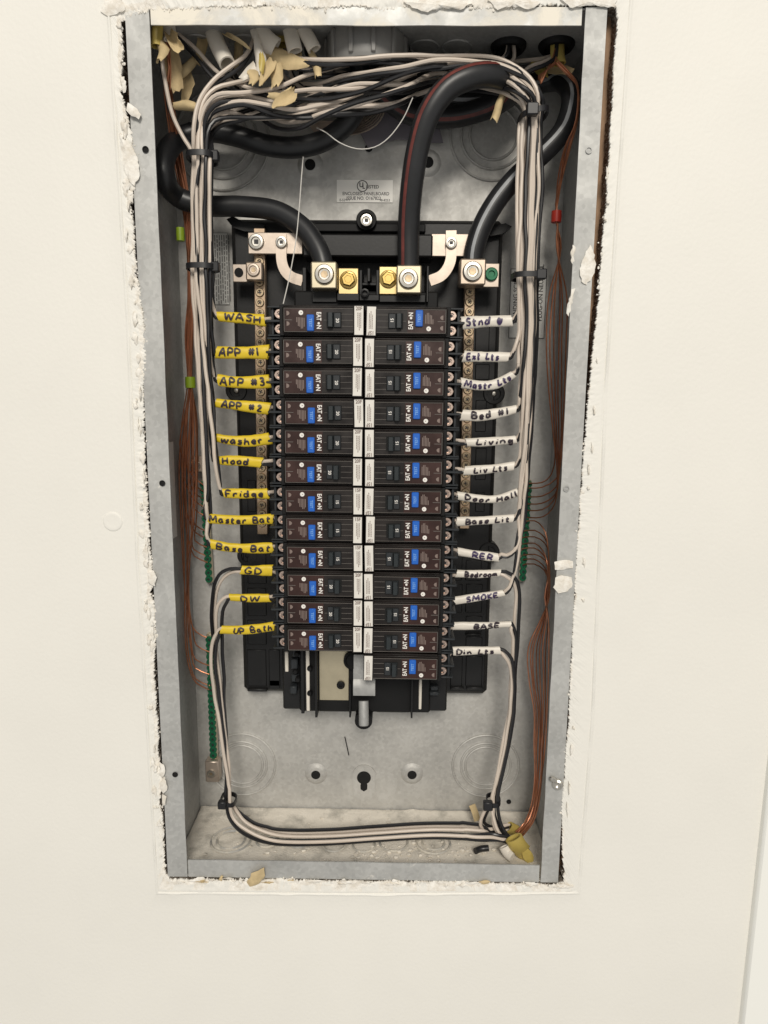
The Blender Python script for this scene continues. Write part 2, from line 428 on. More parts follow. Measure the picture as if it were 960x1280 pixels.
def lump(mb, c, r, seed, sq=(1, .5, 1), n=1):
    """one jagged crumb"""
    b = bmesh.new(); bmesh.ops.create_icosphere(b, subdivisions=n, radius=1)
    vs = []
    for v in b.verts:
        k = 1 + .55 * noise.noise(v.co * 1.7 + Vector((seed * 3.1, seed, 0)))
        vs.append(Vector(c) + Vector((v.co.x * sq[0], v.co.y * sq[1], v.co.z * sq[2])) * (r * k))
    fs = [[v.index for v in f.verts] for f in b.faces]; b.free()
    mb.add(vs, fs)
# crumbs of plaster hanging along the cut
mb = MB(); k = 0
for i in range(len(HOLE)):
    a, b = HOLE[i], HOLE[(i + 1) % len(HOLE)]
    L = math.dist(a, b); x = (a[0] + b[0]) / 2
    dens = .12 if x > 690 and a[1] < 1090 else .30
    for q in range(int(L * dens)):
        t = random.random(); px = a[0] + (b[0] - a[0]) * t + random.gauss(0, 1.6); py = a[1] + (b[1] - a[1]) * t + random.gauss(0, 1.6)
        r = random.choice((.0003, .0004, .0005, .0006, .0006, .0009, .0013)) * random.uniform(.8, 1.25)
        lump(mb, P(px, py, WY + random.uniform(-.2, 2.5)), r, k, (random.uniform(.5, 1.3), .6, random.uniform(.7, 1.6))); k += 1
crumbs = obj('plaster_crumbs', mb, M['gypsum'], wall, sharp=50); crumbs['kind'] = 'stuff'
# the larger torn flakes
def flake(pts, d0, d1, name='plaster_flake', m='gypsum', seed=0):
    """outline in photo pixels, a curled chip between depths d0 (front) and d1"""
    rq = random.Random(len(pts) + int(pts[0][0])); fine = []
    for i, a in enumerate(pts):
        b = pts[(i + 1) % len(pts)]; L = math.dist(a, b); k = max(1, int(L / 3.5))
        for j in range(k):
            t = j / k; g = min(1.3, L * .09) if j else .5
            fine.append((a[0] + (b[0] - a[0]) * t + rq.uniform(-g, g), a[1] + (b[1] - a[1]) * t + rq.uniform(-g, g)))
    pts = fine
    n = len(pts); cx = sum(p[0] for p in pts) / n; cy = sum(p[1] for p in pts) / n
    mb = MB(); vs = []
    for dd in (d0, d1):
        for s in (1.0, .55):
            for i, (x, y) in enumerate(pts):
                vs.append(P(cx + (x - cx) * s, cy + (y - cy) * s, dd - (1 - s) * 1.6 + .7 * noise.noise(Vector((x * .13, y * .13, seed + dd)))))
    c0 = P(cx, cy, d0 - 1.0); c1 = P(cx, cy, d1 - .2)
    o = len(vs); vs += [c0, c1]; fs = []
    for i in range(n):
        j = (i + 1) % n
        fs += [(i, j, n + j, n + i), (2 * n + i, 3 * n + i, 3 * n + j, 2 * n + j), (i, 2 * n + i, 2 * n + j, j), (n + i, n + j, o), (3 * n + j, 3 * n + i, o + 1)]
    mb.add(vs, fs)
    return obj(name, mb, M[m], wall, sharp=50)
flake([(738,306),(742,316),(745,330),(741,344),(733,356),(727,352),(725,336),(730,322)], -2.6, -1.2)
flake([(693,702),(703,700),(716,702),(716,710),(705,712),(694,712)], -2.8, -.6)
flake([(694,722),(702,719),(714,722),(716,730),(710,739),(698,742),(692,734)], -3.2, -.6)
flake([(160,128),(168,133),(176,143),(174,149),(165,145),(158,138)], -5, -2.5)
flake([(150,172),(160,176),(172,196),(174,222),(168,232),(160,226),(153,205)], -3.4, -1.5)
flake([(131,0),(152,-2),(156,12),(146,18),(134,20),(126,14)], -3.4, -1.6)
flake([(200,953),(205,956),(206,968),(203,972),(198,968)], -4.5, -2)
flake([(202,972),(208,976),(209,988),(204,992),(200,984)], -4.5, -2)
flake([(203,992),(208,996),(207,1006),(203,1008)], -4, -2)
flake([(184,716),(192,713),(196,722),(194,733),(186,729)], -4, -2)
flake([(716,306),(719,308),(718,326),(715,330),(713,318)], -1.4, -.5)
flake([(714,362),(719,360),(716,378),(711,396),(708,392),(711,374)], -1.4, -.5)
flake([(505,2),(560,0),(590,4),(575,12),(552,9),(535,15),(515,10)], -3.4, -1.0)
flake([(610,0),(650,-2),(676,3),(664,11),(640,8),(622,12)], -3.4, -1.0)
flake([(700,-2),(740,-3),(772,0),(768,9),(735,7),(712,9)], -3.4, -1.0)
flake([(314,1092),(322,1088),(330,1084),(331,1094),(324,1104),(312,1108),(308,1103)], -6, -3, m='kraft')
def torn(x, y, sx, sy, seed, m='gypsum'):
    rnd = random.Random(seed); n = rnd.randint(9, 14)
    pts = [(x + math.cos(2 * math.pi * k / n) * sx * rnd.uniform(.45, 1.2), y + math.sin(2 * math.pi * k / n) * sy * rnd.uniform(.4, 1.25)) for k in range(n)]
    flake(pts, -2.6 - rnd.random(), -1.2, m=m, seed=seed)
rt = random.Random(11)
for a in range(40):
    x = rt.uniform(206, 708); torn(x, 1099 + (x - 210) * .012 + rt.uniform(-2, 4), rt.uniform(3, 13), rt.uniform(1.2, 3.6), a, 'kraft' if a % 7 == 3 else 'gypsum')
for a in range(58):
    y = rt.uniform(20, 1090); torn(149 + y * .050 + rt.uniform(-6, 3), y, rt.uniform(1.2, 4.5), rt.uniform(2, 11), a + 150)
for a in range(16):
    y = rt.uniform(20, 1090); torn(773 - y * .062 + rt.uniform(-2, 3), y, rt.uniform(1, 2.6), rt.uniform(2, 10), a + 90)

p = P(141, 652, WY)
obj('filled_patch', MB().lathe([(.0088, -.0003), (.0082, .0005), (.0070, .0009), (.0050, .0006), (0, .0008)], p, n=32), M['paint'], wall)
for q in ((126, 640), (131, 646)): pass
# framing behind the board
for nm, x0, x1 in (('left_stud', -.235, -.1835), ('right_stud', .1845, .235)):
    o = obj(nm, MB().box(x0, x1, .0128, .11, -.80, .66, .0015), M['stud']); tag(o, kind='structure')
for nm, z0, z1 in (('top_framing', .3705, .41), ('bottom_framing', -.41, -.3705)):
    o = obj(nm, MB().box(-.1834, .1844, .0128, .11, z0, z1, .0015), M['stud']); tag(o, kind='structure')
# door casing on the right
t = obj('door_casing', MB().box(.3650, .462, -.0085, .0125, -.85, .70, .002), M['trim'])
tag(t, 'white painted door casing at the edge of the cream wall', 'door trim')

# ------------------------------------------------------------------ the steel box
box = root('electrical_panel_box', (0, .052, BZ0), 'galvanised steel electrical panel box sunk into the wall opening', 'panel box')
T = .0012
obj('back_panel', MB().box(BX0, BX1, BD, BD + T, BZ0, BZ1), M['galv'], box)
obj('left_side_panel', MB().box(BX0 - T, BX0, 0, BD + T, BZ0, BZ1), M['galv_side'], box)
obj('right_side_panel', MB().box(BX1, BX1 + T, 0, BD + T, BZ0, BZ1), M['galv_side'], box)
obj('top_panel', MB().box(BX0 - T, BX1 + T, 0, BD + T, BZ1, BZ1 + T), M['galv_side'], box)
obj('bottom_panel', MB().box(BX0 - T, BX1 + T, 0, BD + T, BZ0 - T, BZ0), M['floor'], box)
def wav(x0, x1, z0, z1, vertical, seed):
    """front flange as a slightly dented strip"""
    mb = MB(); n = 60; vs = []; fs = []
    for i in range(n + 1):
        t = i / n
        for s in (0, .5, 1):
            for y in (0, 1):
                if vertical: x = x0 + (x1 - x0) * s; z = z0 + (z1 - z0) * t
                else: x = x0 + (x1 - x0) * t; z = z0 + (z1 - z0) * s
                dy = .0003 * noise.noise(Vector((x * 25, z * 25, seed)))
                ex = .0005 * noise.noise(Vector((x * 30, z * 30, seed + 4))) * (s == 1)
                vs.append((x + (ex if vertical else 0), -.0012 * (1 - y) + dy - .0002, z + (0 if vertical else ex)))
    for i in range(n):
        a = i * 6; b = a + 6
        for (p, q) in ((0, 2), (2, 4), (4, 5), (5, 3), (3, 1), (1, 0)): fs.append((a + p, a + q, b + q, b + p))
    fs += [(0, 1, 3, 5, 4, 2), tuple(n * 6 + k for k in (0, 2, 4, 5, 3, 1))]
    mb.add(vs, fs); return mb
fl_left = obj('left_flange', wav(BX0 - T, -.1640, BZ0 - T, BZ1 + T, True, 1), M['flange'], box)
fl_right = obj('right_flange', wav(BX1 + T, .1672, BZ0 - T, BZ1 + T, True, 2), M['flange'], box)
obj('top_flange', wav(-.1630, .1645, BZ1 + T, .3560, False, 3), M['flange_top'], box)
obj('bottom_flange', wav(-.1640 + .001, .1655, BZ0 - T, -.3510, False, 5), M['flange'], box)
# holes in the side flanges
hole = None
for i, (x, y) in enumerate(((182,187),(203,604),(219,968),(736,188),(708,611))):
    p = P(x, y, -1.9)
    obj('flange_hole', MB().lathe([(.0019, -.0004), (.0026, .0003), (.0026, .0006), (.0019, .0006), (.0018, -.0002), (.0, -.0002)], p, n=14), M['hole'] if i != 3 and i != 4 else M['galv_side'], box)
# knockout rings pressed into the back
def ring_mb(c, rs, y, wd=.0016, h=.0021, n=56):
    mb = MB()
    for r in rs:
        prof = [(r - wd, -.0006), (r - wd * .5, h * .8), (r, h), (r + wd * .5, h * .8), (r + wd, -.0006)]
        ax = Vector((0, -1, 0)); vs = []; fs = []
        for k in range(n):
            a = 2 * math.pi * k / n
            for rr, hh in prof: vs.append((c[0] + math.cos(a) * rr, y - hh, c[1] + math.sin(a) * rr))
        for k in range(n):
            for j in range(4): fs.append((k * 5 + j, k * 5 + j + 1, ((k + 1) % n) * 5 + j + 1, ((k + 1) % n) * 5 + j))
        mb.add(vs, fs)
    return mb
for x, y, rs in ((278,176,(.0435, .033, .025)), (617,168,(.040, .030, .022)), (303,955,(.0355, .0265, .022)), (607,957,(.0355, .0265, .022))):
    p = P(x, y, 104)
    kb = obj('back_knockout', ring_mb((p.x, p.z), rs, BD), M['galv'], box)
# dimples with mounting holes
def dimple(x, y, r1=.0125, r0=.0050):
    p = P(x, y, 104)
    d = obj('mounting_dimple', MB().lathe([(r1, -.0003), (r1 * .85, .0012), (r1 * .72, .0022), (r1 * .6, .0026), (0, .0026)], p, n=28), M['galv'], box)
    obj('hole', MB().lathe([(r0, .0020), (r0, .0028), (r0 * .9, .0029), (0, .0029)], p, n=18), M['hole'], d)
for q in ((395,967),(515,967),(388,207),(535,204)): dimple(*q)
p = P(455, 976, 104)
d = obj('keyhole_dimple', MB().prism([(p.x + .0125 * math.cos(a) , p.z + (.0125 * math.sin(a) + (.007 if math.sin(a) > 0 else -.010))) for a in [i * math.pi / 16 for i in range(32)]], BD - .0022, BD + .0003), M['galv'], box)
kh = [(p.x + .0075 * math.cos(a), p.z + .0050 + .0075 * math.sin(a)) for a in [-math.pi * .36 + i * math.pi * 1.72 / 22 for i in range(23)]]
kh += [(p.x - .0038, p.z - .0035), (p.x - .0036, p.z - .0085), (p.x, p.z - .011), (p.x + .0036, p.z - .0085), (p.x + .0038, p.z - .0035)]
obj('keyhole', MB().prism(kh, BD - .0026, BD - .0015), M['hole'], d)
for q in ((428,1016),(484,1016)):
    p = P(*q, 104); obj('pressed_bump', ring_mb((p.x, p.z), (.0035,), BD, .0009, .0008, 20), M['galv'], box)
p = P(636, 1002, 103.5); obj('hole', MB().lathe([(.0026, 0), (.0026, .0006), (0, .0006)], p, n=14), M['hole'], box)
p = P(461, 185, 103.5); obj('hole', MB().lathe([(.0036, 0), (.0036, .0006), (0, .0006)], p, n=14), M['hole'], box)
# knockouts in the bottom and the top panel
def flat_ring(c, r, z, sgn, wd=.0012, h=.0008, n=36):
    mb = MB(); vs = []; fs = []
    for k in range(n):
        a = 2 * math.pi * k / n
        for rr, hh in ((r - wd, -.0004), (r, h), (r + wd, -.0004)): vs.append((c[0] + math.cos(a) * rr, c[1] + math.sin(a) * rr, z + sgn * hh))
    for k in range(n):
        for j in range(2): fs.append((k * 3 + j, k * 3 + j + 1, ((k + 1) % n) * 3 + j + 1, ((k + 1) % n) * 3 + j))
    mb.add(vs, fs); return mb
for x, y, r in ((-.135, .05, .014), (-.098, .05, .011), (-.066, .05, .011), (-.03, .045, .011), (.0, .045, .011), (.03, .05, .014), (.07, .05, .017), (.07, .05, .011), (-.135, .05, .020)):
    obj('bottom_knockout', flat_ring((x, y), r, BZ0 + .0016, 1), M['floor'], box)
for x, y, r in ((.048, .055, .012), (.075, .055, .012), (-.14, .05, .014), (-.1, .05, .014)):
    obj('top_knockout', flat_ring((x, y), r, BZ1, -1), M['galv_side'], box)
# seams / embosses on the side panels
for z in (-.02, -.06, .04, .12, .20, -.20):
    obj('side_dimple', MB().lathe([(.009, -.0002), (.0075, .0007), (0, .0007)], (BX0, .045, z), (1, 0, 0), n=20), M['galv_side'], box)
    obj('side_dimple', MB().lathe([(.009, -.0002), (.0075, .0007), (0, .0007)], (BX1, .045, z + .03), (-1, 0, 0), n=20), M['galv_side'], box)
# screw left in the right flange
p = P(697, 980, -2)
sc = obj('flange_screw', MB().lathe([(.0048, 0), (.0052, .0012), (.0046, .0026), (.0030, .0034), (.0022, .0026), (0, .0022)], p, (-.25, -1, .15), n=18), M['steel'], box)
obj('screw_shank', MB().lathe([(.0024, 0), (.0024, .0052), (.0012, .0068), (0, .007)], p + Vector((-.0030, -.0012, .0045)), (-.75, -.5, .6), n=12), M['steel'], sc)
# plaster dust lying on the bottom panel
mb = MB(); nx, ny = 150, 46; vs = []; fs = []
for i in range(nx + 1):
    for j in range(ny + 1):
        x = BX0 + .0012 + (BX1 - BX0 - .0024) * i / nx; y = .004 + (.0985) * j / ny
        h = noise.noise(Vector((x * 30, y * 30, 3))) * .9 + noise.noise(Vector((x * 110, y * 110, 8))) * .6 + .4 * noise.noise(Vector((x * 300, y * 300, 1)))
        back = max(0, (y - .082) / .02); left = max(0, (-.12 - x) / .06) * .6
        z = max(0, h * .0016 + back * .0042 + left * .003 - .0004) + .0003
        if i in (0, nx) or j in (0, ny): z = .0002 + z * .6
        vs.append((x, y, BZ0 + z))
for i in range(nx):
    for j in range(ny):
        a = i * (ny + 1) + j; fs.append((a, a + ny + 1, a + ny + 2, a + 1))
mb.add(vs, fs)
for q in range(230):
    x = random.uniform(-.17, .17); y = random.uniform(.01, .098)
    if random.random() < .45: x = random.uniform(-.02, .12); y = random.uniform(.006, .045)
    lump(mb, (x, y, BZ0 + .0016), random.choice((.0006, .0009, .0012, .002)), q, (1.3, 1, .6))
tag(obj('plaster_dust', mb, M['dust'], sharp=50, fix=False), 'pale plaster dust and crumbs over the floor of the box', 'dust', kind='stuff')
tag(obj('wood_chip', MB().tube([P(590,1006,75), P(594,1016,72), P(597,1026,68)], .003, n=6, flat=(.0034, .0008)), M['kraft']), 'tan wood chip standing near the lower right cable tie', 'wood chip')
tag(obj('wire_offcut', MB().tube([P(431,921,102.8), P(433,930,102.8), P(436,944,102.8)], .0006, n=6), M['wblack']), 'short black offcut stuck on the back panel above the keyhole', 'wire offcut')

# ------------------------------------------------------------------ the black base inside the box
mm = .001
base = root('breaker_base', (0, .09, -.23), 'black plastic breaker base mounted on the back of the steel box', 'breaker base')
def pbox(x0, x1, y0, y1, d0, d1, c=.0008, dref=None):
    """box whose front face covers a photo rectangle at depth d0"""
    a = P(x0, (y0 + y1) / 2, d0); b = P(x1, (y0 + y1) / 2, d0); u = P((x0 + x1) / 2, y0, d0); l = P((x0 + x1) / 2, y1, d0)
    return (a.x, b.x, d0 * mm, d1 * mm, l.z, u.z, c)
obj('base_plate', MB().box(-.1265, .1245, .086, .1035, -.2235, .2385, .004), M['black'], base)
obj('base_rim', MB().box(-.128, .126, .096, .1036, -.2255, .150, .003), M['black'], base)
# shallow ribs and windows on the exposed sides of the plate
for (x0, x1, y0, y1) in ((309,333,812,858),(309,333,775,806),(309,333,735,770),(309,333,690,730),(309,320,600,640),(336,350,812,858),(336,350,850,862),
                         (563,578,730,766),(582,603,730,766),(582,603,770,790),(582,603,796,812),(563,578,820,858),(582,603,820,858),(563,578,690,726),(582,602,700,726),
                         (594,612,400,440),(594,612,455,475),(594,608,500,540),(594,608,560,600),(594,606,615,640)):
    obj('rib_panel', MB().box(*pbox(x0, x1, y0, y1, 85.2, 90)), M['black'], base)
for (x0, x1, y0, y1) in ((309,334,861,865),(563,580,859,863),(583,604,859,863),(582,602,792,795)):
    obj('rib', MB().box(*pbox(x0, x1, y0, y1, 82, 90, .001)), M['black'], base)
# corner arms at the top
for pts, d in (([(283,274),(291,270),(303,277),(330,281),(330,290),(305,289),(291,284)], 78), ([(640,283),(632,279),(622,281),(612,286),(600,286),(600,296),(614,295),(628,292)], 78)):
    w_ = [P(x, y, d) for x, y in pts]
    obj('corner_arm', MB().prism([(p.x, p.z) for p in w_], d * mm, .09), M['black'], base)
# round feet with a rivet
for x, y in ((296,488),(617,492),(310,694),(611,690)):
    p = P(x, y, 88)
    f_ = obj('mounting_foot', MB().lathe([(.0105, -.0155), (.0105, .002), (.0095, .003), (.0065, .003), (.006, .001), (0, .001)], p, n=24), M['black'], base)
    obj('rivet', MB().lathe([(.0026, .001), (.0026, .0022), (.0018, .003), (0, .0032)], p, n=12), M['steel'] if y < 600 else M['blackm'], f_)
# cross bar above the lugs
obj('cross_bar', MB().box(*pbox(378, 541, 292, 321, 58, 86, .0015)), M['black'], base)
obj('cross_bar_ledge', MB().box(*pbox(392, 532, 279, 290, 74, 86, .001)), M['blackm'], base)
# boss with a washer and a bright screw
p = P(458, 275, 70)
b_ = obj('screw_boss', MB().lathe([(.0092, -.030), (.0092, 0), (.0085, .0012), (.0062, .0012), (.0056, -.0015), (0, -.0015)], p, n=30), M['blackm'], base)
# the central column that carries the breakers
col_ = obj('bus_column', MB().box(-.0640, .0640, .052, .087, -.2275, .170, .0015), M['blackm'], base)
obj('column_skirt', MB().box(-.0815, .0810, .060, .087, -.2295, .120, .0015), M['black'], base)
# what shows below the breakers
bp_ = obj('bus_plate', MB().box(*pbox(399, 436, 800, 875.5, 50, 52.5, .0004)), M['steel'] if False else M['lug'], base)
q_ = P(426, 856, 49.5); obj('plate_screw', MB().lathe([(.0040, 0), (.0040, .0014), (.0030, .0022), (.0016, .0022), (.0012, .001), (0, .001)], q_, n=14), M['blackm'], bp_)
q_ = P(441, 826, 46); obj('plate_notch', MB().lathe([(.0090, -.004), (.0090, .0005), (.0072, .0012), (.006, .0), (0, 0)], q_, n=24), M['blackm'], bp_)
for x0, x1, y0, y1, d, m in ((382.5,387,806,889,50,'print'),(356,360.5,815,840,58,'jacket'),(523.5,527.2,848,887,50,'jacket')):
    obj('insulating_strip', MB().box(*pbox(x0, x1, y0, y1, d, d + 6, .0006)), M['jacket'], base)
for x0, x1, y0, y1, d in ((393.5,396.5,812,897,42),(436.5,438.5,855,897,42),(513.8,516,850,898,42),(376,380,812,892,50)):
    obj('barrier_fin', MB().box(*pbox(x0, x1, y0, y1, d, 86, .0003)), M['black'], base)
for x0, x1, y0, y1, d in ((363,372,824,837,50),(362,371,858,868,50),(365,376,812,822,52),(364,374,843,853,54),(538,548,858,864,52),(537,549,865,870,50),(398,440,880,890,54),(470,512,886,891,54)):
    obj('stab_clip', MB().box(*pbox(x0, x1, y0, y1, d, d + 14, .001)), M['termcase'], base)
for x, y in ((371,818),(369,840),(372,850),(387,836),(387,867)):
    q_ = P(x, y, 48); obj('clip_knob', MB().lathe([(.0026, -.006), (.0026, 0), (.0018, .001), (0, .001)], q_, n=12), M['blackm'], base)
# spring clip and boss at the foot of the column
pr = [(-.0, 30), (.004, 27.5), (.010, 26.5), (.0155, 28), (.0172, 33), (.017, 40)]
a0 = P(441.5, 850, 28); a1 = P(469, 850, 28); zt = a0.z
vs = []; fs = []
for k, (dz, d) in enumerate(pr):
    for dy in (0, .0012):
        for x in (a0.x, a1.x): vs.append((x, d * mm + dy, zt - dz * (1 if dy == 0 else .94)))
for k in range(len(pr) - 1):
    a = k * 4; b = a + 4
    fs += [(a, a + 1, b + 1, b), (a + 2, b + 2, b + 3, a + 3), (a, b, b + 2, a + 2), (a + 1, a + 3, b + 3, b + 1)]
fs += [(0, 2, 3, 1), tuple((len(pr) - 1) * 4 + k for k in (0, 1, 3, 2))]
mb = MB(); mb.add(vs, fs); mb.box(a0.x, a1.x - .001, .030, .0312, zt - .0005, zt + .010); mb.box(a0.x + .0003, P(462, 830, 30).x, .0302, .0316, zt + .009, zt + .024)
obj('spring_clip', mb, M['galv_side'], base)
q_ = P(454.5, 905, 42)
bo = obj('foot_boss', MB().lathe([(.0085, .0), (.0085, .022), (0, .022)], (q_.x, .062, q_.z + .004), n=24), M['blackm'], base)
obj('boss_tube', MB().lathe([(.0048, 0), (.0048, .022), (.0042, .0232), (.0028, .0232), (.0026, .014), (0, .014)], P(454.5, 876, 44), (.03, -.35, -1), n=18), M['galv_side'], bo)
# moulded posts between the two main lugs
for x0, x1, y0, y1, d in ((449,453,337,372,48),(470,474,337,372,48),(459,463,335,352,44),(449,474,353,357,50),(449,474,368,376,46),(421,449,366,376,46),(474,532,368,378,48),(390,421,362,378,50),(533,536,332,378,46),(378,383,334,376,54)):
    obj('moulded_post', MB().box(*pbox(x0, x1, y0, y1, d, 87, .0006)), M['black'], base)
q_ = P(456, 366, 42); obj('moulded_eyelet', MB().lathe([(.0038, -.02), (.0038, 0), (.0024, .0004), (.0022, -.003), (0, -.003)], q_, n=8), M['black'], base)

# --- screws shared by many parts
def screw_mb(r, h=.0018, n=18, slot='x', c=(0, 0, 0)):
    mb = MB()
    mb.lathe([(r * 1.0, -.001), (r, h * .55), (r * .86, h), (r * .52, h), (r * .44, h * .35), (0, h * .35)], c, n=n)
    s = r * .16
    ht = h * .95
    if 'x' in slot: mb.box(c[0] - r * .9, c[0] - r * .42, c[1] - ht - .0002, c[1] - h * .3, c[2] - s, c[2] + s)
    return mb
def driver_screw(name, p, r, m, parent, h=.002, drive='hex', ang=0.0):
    """bolt head with its own recess part"""
    p = Vector(p)
    o = obj(name, MB().lathe([(r, -.001), (r, h * .5), (r * .88, h), (r * .62, h * 1.05), (r * .52, h * .5), (0, h * .45)], p, n=28), M[m], parent)
    k = 6 if drive == 'hex' else 4
    rr = r * .40
    obj('drive_recess', MB().lathe([(rr, h * .45), (rr * .9, h * .62), (0, h * .60)], p, n=k), M['brassscrew'] if drive == 'hex' else M['ink'], o)
    return o
driver_screw('base_screw', P(458, 276, 66), .0056, 'steel', b_, .003, 'sq')

# ------------------------------------------------------------------ lugs, straps and bars
def lug(name, label, x0, x1, y0, y1, d, m, plate, pm, depth=20, sr=.0082, group=None):
    b = pbox(x0, x1, y0, y1, d, d + depth, .0012)
    r_ = root(name, ((b[0] + b[1]) / 2, d * mm + .01, b[4]), label, 'terminal lug', group)
    obj('lug_block', MB().box(*b), M[m], r_)
    return r_
L1 = lug('terminal_lug', 'pale brass terminal lug clamping the cable that loops over on the left', 388.5, 421, 326.5, 361, 36, 'lug', None, None)
driver_screw('clamp_screw', P(405.5, 343, 36), .0085, 'steel', L1, .0028)
obj('contact_plate', MB().box(*pbox(423, 448, 335, 368, 46, 52, .0006)), M['brass'], L1)
def hexnut(p, r, m, parent):
    o = obj('hex_bolt', MB().lathe([(r * 1.25, -.001), (r * 1.25, .0006), (r * 1.1, .0012), (0, .0012)], p, n=24), M[m], parent)
    obj('bolt_head', MB().lathe([(r, .0008), (r, .0042), (r * .85, .005), (r * .55, .005), (r * .5, .0046), (0, .0046)], p, n=6), M[m], o)
hexnut(P(435.5, 350, 46), .0062, 'gold', L1)
L2 = lug('terminal_lug', 'pale brass terminal lug clamping the red striped cable', 495.5, 527, 331, 367, 36, 'lug', None, None)
driver_screw('clamp_screw', P(510.5, 348.5, 36), .0085, 'steel', L2, .0028)
obj('contact_plate', MB().box(*pbox(474, 497, 333, 368, 46, 52, .0006)), M['brass'], L2)
hexnut(P(485.5, 349, 46), .0062, 'gold', L2)
L3 = lug('terminal_lug', 'pinkish terminal lug with a green screw clamping the grey striped cable', 575, 607.5, 323, 356, 44, 'lug2', None, None)
driver_screw('clamp_screw', P(590.5, 339.5, 44), .0086, 'steel', L3, .0028)
obj('contact_plate', MB().box(*pbox(600, 624, 329, 359, 56, 60, .0006)), M['bar'], L3)
o = obj('bonding_screw', MB().lathe([(.0058, -.001), (.0058, .002), (.005, .003), (.003, .003), (.0026, .0015), (0, .0015)], P(614, 343, 56), n=18), M['green'], L3)
o['label'] = 'green painted bonding screw'
L4 = lug('terminal_lug', 'small empty pinkish terminal lug with a holed plate beside the tall neutral bar', 307, 328, 327, 350.5, 56, 'lug2', None, None, 10)
driver_screw('clamp_screw', P(317, 337.5, 56), .0058, 'bar', L4, .0022)
obj('contact_plate', MB().box(*pbox(291, 309, 330, 352.5, 62, 65, .0005)), M['bar'], L4)
obj('plate_hole', MB().lathe([(.0040, 0), (.0040, .0004), (0, .0004)], P(298.5, 340.5, 61.6), n=18), M['hole'], L4)

def strap(name, label, plate, jpts, screws, d, flip):
    b = pbox(*plate, d, d + 3, .0006)
    r_ = root(name, ((b[0] + b[1]) / 2, d * mm, b[4]), label, 'bus strap')
    obj('strap_plate', MB().box(*b), M['bar'], r_)
    w_ = [P(x, y, d - 3) for x, y in jpts]
    wd = .0046
    c_ = spline(w_, .002); vs = []; fs = []
    for i, p in enumerate(c_):
        t_ = (c_[min(i + 1, len(c_) - 1)] - c_[max(i - 1, 0)]).normalized(); nrm = t_.cross(Vector((0, 1, 0))).normalized()
        for dy in (0, .0028):
            for s in (-1, 1): vs.append(p + nrm * (wd * s) + Vector((0, dy, 0)))
    for i in range(len(c_) - 1):
        a = i * 4; b2 = a + 4
        fs += [(a, a + 1, b2 + 1, b2), (a + 2, b2 + 2, b2 + 3, a + 3), (a, b2, b2 + 2, a + 2), (a + 1, a + 3, b2 + 3, b2 + 1)]
    fs += [(0, 2, 3, 1), tuple((len(c_) - 1) * 4 + k for k in (0, 1, 3, 2))]
    mb = MB(); mb.add(vs, fs); obj('curved_strap', mb, M['bar'], r_)
    for x, y, rr in screws: driver_screw('strap_screw', P(x, y, d - 3 if rr < .006 else d), rr, 'steel', r_, .0024, 'sq')
strap('neutral_strap', 'tinned copper strap bent in a J beside the cable on the left', (310, 378, 290.5, 317.5), [(351.5, 292), (351.5, 310), (352, 326), (356, 338), (364, 346), (378, 351)], [(320.5, 302.5, .0070), (351.8, 303, .0052)], 62, 1)
strap('neutral_strap', 'tinned copper strap bent in a J beside the red striped cable', (539, 586, 292, 320.5), [(564, 288), (564, 308), (563.5, 324), (559, 336), (551, 345), (537, 351)], [(564, 304, .0052)], 62, -1)

sh = None
def bar(name, label, x0, y0, x1, y1, d, wpx, m, smat, n, sr, cat, group=None, start=.04, dep=9):
    """a drilled bar with a row of screws, from photo point 0 down to photo point 1"""
    a = P(x0, y0, d); b = P(x1, y1, d)
    r_ = root(name, (b.x, d * mm + .004, b.z), label, cat, group)
    hw = wpx / 2 * .00073
    mb = MB(); t_ = (b - a); L = t_.length; t_.normalize(); nrm = Vector((1, 0, 0)); nrm = (nrm - t_ * nrm.dot(t_)).normalized()
    Mx = Matrix((nrm, Vector((0, 1, 0)), t_)).transposed().to_4x4(); Mx.translation = a
    mb.box(-hw, hw, 0, dep * mm, 0, L, .0006, M=Mx); obj('bar', mb, M[m], r_)
    first = None
    for k in range(n):
        p = a + t_ * (L * (start + (1 - 2 * start) * k / max(1, n - 1)))
        if first is None:
            c0 = MB(); s_ = screw_mb(sr); c0.add(s_.v, s_.f)
            first = obj('bar_screw', c0, M[smat], r_, at='local'); first.location = p - ORG[r_.name]
            fo = MB().box(-sr * .40, sr * .40, -.0010, -.0006, -sr * .11, sr * .11); fo.box(-sr * .11, sr * .11, -.00105, -.00062, -sr * .40, sr * .40)
            firstd = obj('slot', fo, M['ink'], first, at='local')
            first.rotation_euler = (0, random.uniform(0, 3), 0)
        else:
            s2 = inst(first, r_, p, rot=(0, random.uniform(0, 3), 0))
            s3 = firstd.copy(); C.objects.link(s3); s3.parent = s2
    return r_
bar('neutral_bar', 'tinned neutral bar with a row of screws behind the yellow sleeves', 324, 285, 328, 668, 70, 14, 'nbar', 'brassscrew', 30, .0040, 'neutral bar')
bar('neutral_bar', 'tinned neutral bar with a row of screws behind the white sleeves', 587.5, 352, 580.5, 661, 70, 13, 'nbar', 'brassscrew', 25, .0040, 'neutral bar')
G1 = bar('ground_bar', 'ground bar with green screws beside the looped black GD wire', 254, 600, 261.5, 729, 92, 8, 'lug', 'green', 15, .0036, 'ground bar', dep=8)
G2 = bar('ground_bar', 'long ground bar with green screws and a two hole lug at its lower end', 261.5, 793, 267, 950, 90, 9, 'lug', 'green', 22, .0038, 'ground bar', dep=8)
G3 = bar('ground_bar', 'ground bar with green screws where the orange copper arcs meet beside white sleeves', 661, 600, 653, 727, 94, 8, 'lug', 'green', 16, .0036, 'ground bar', dep=6)
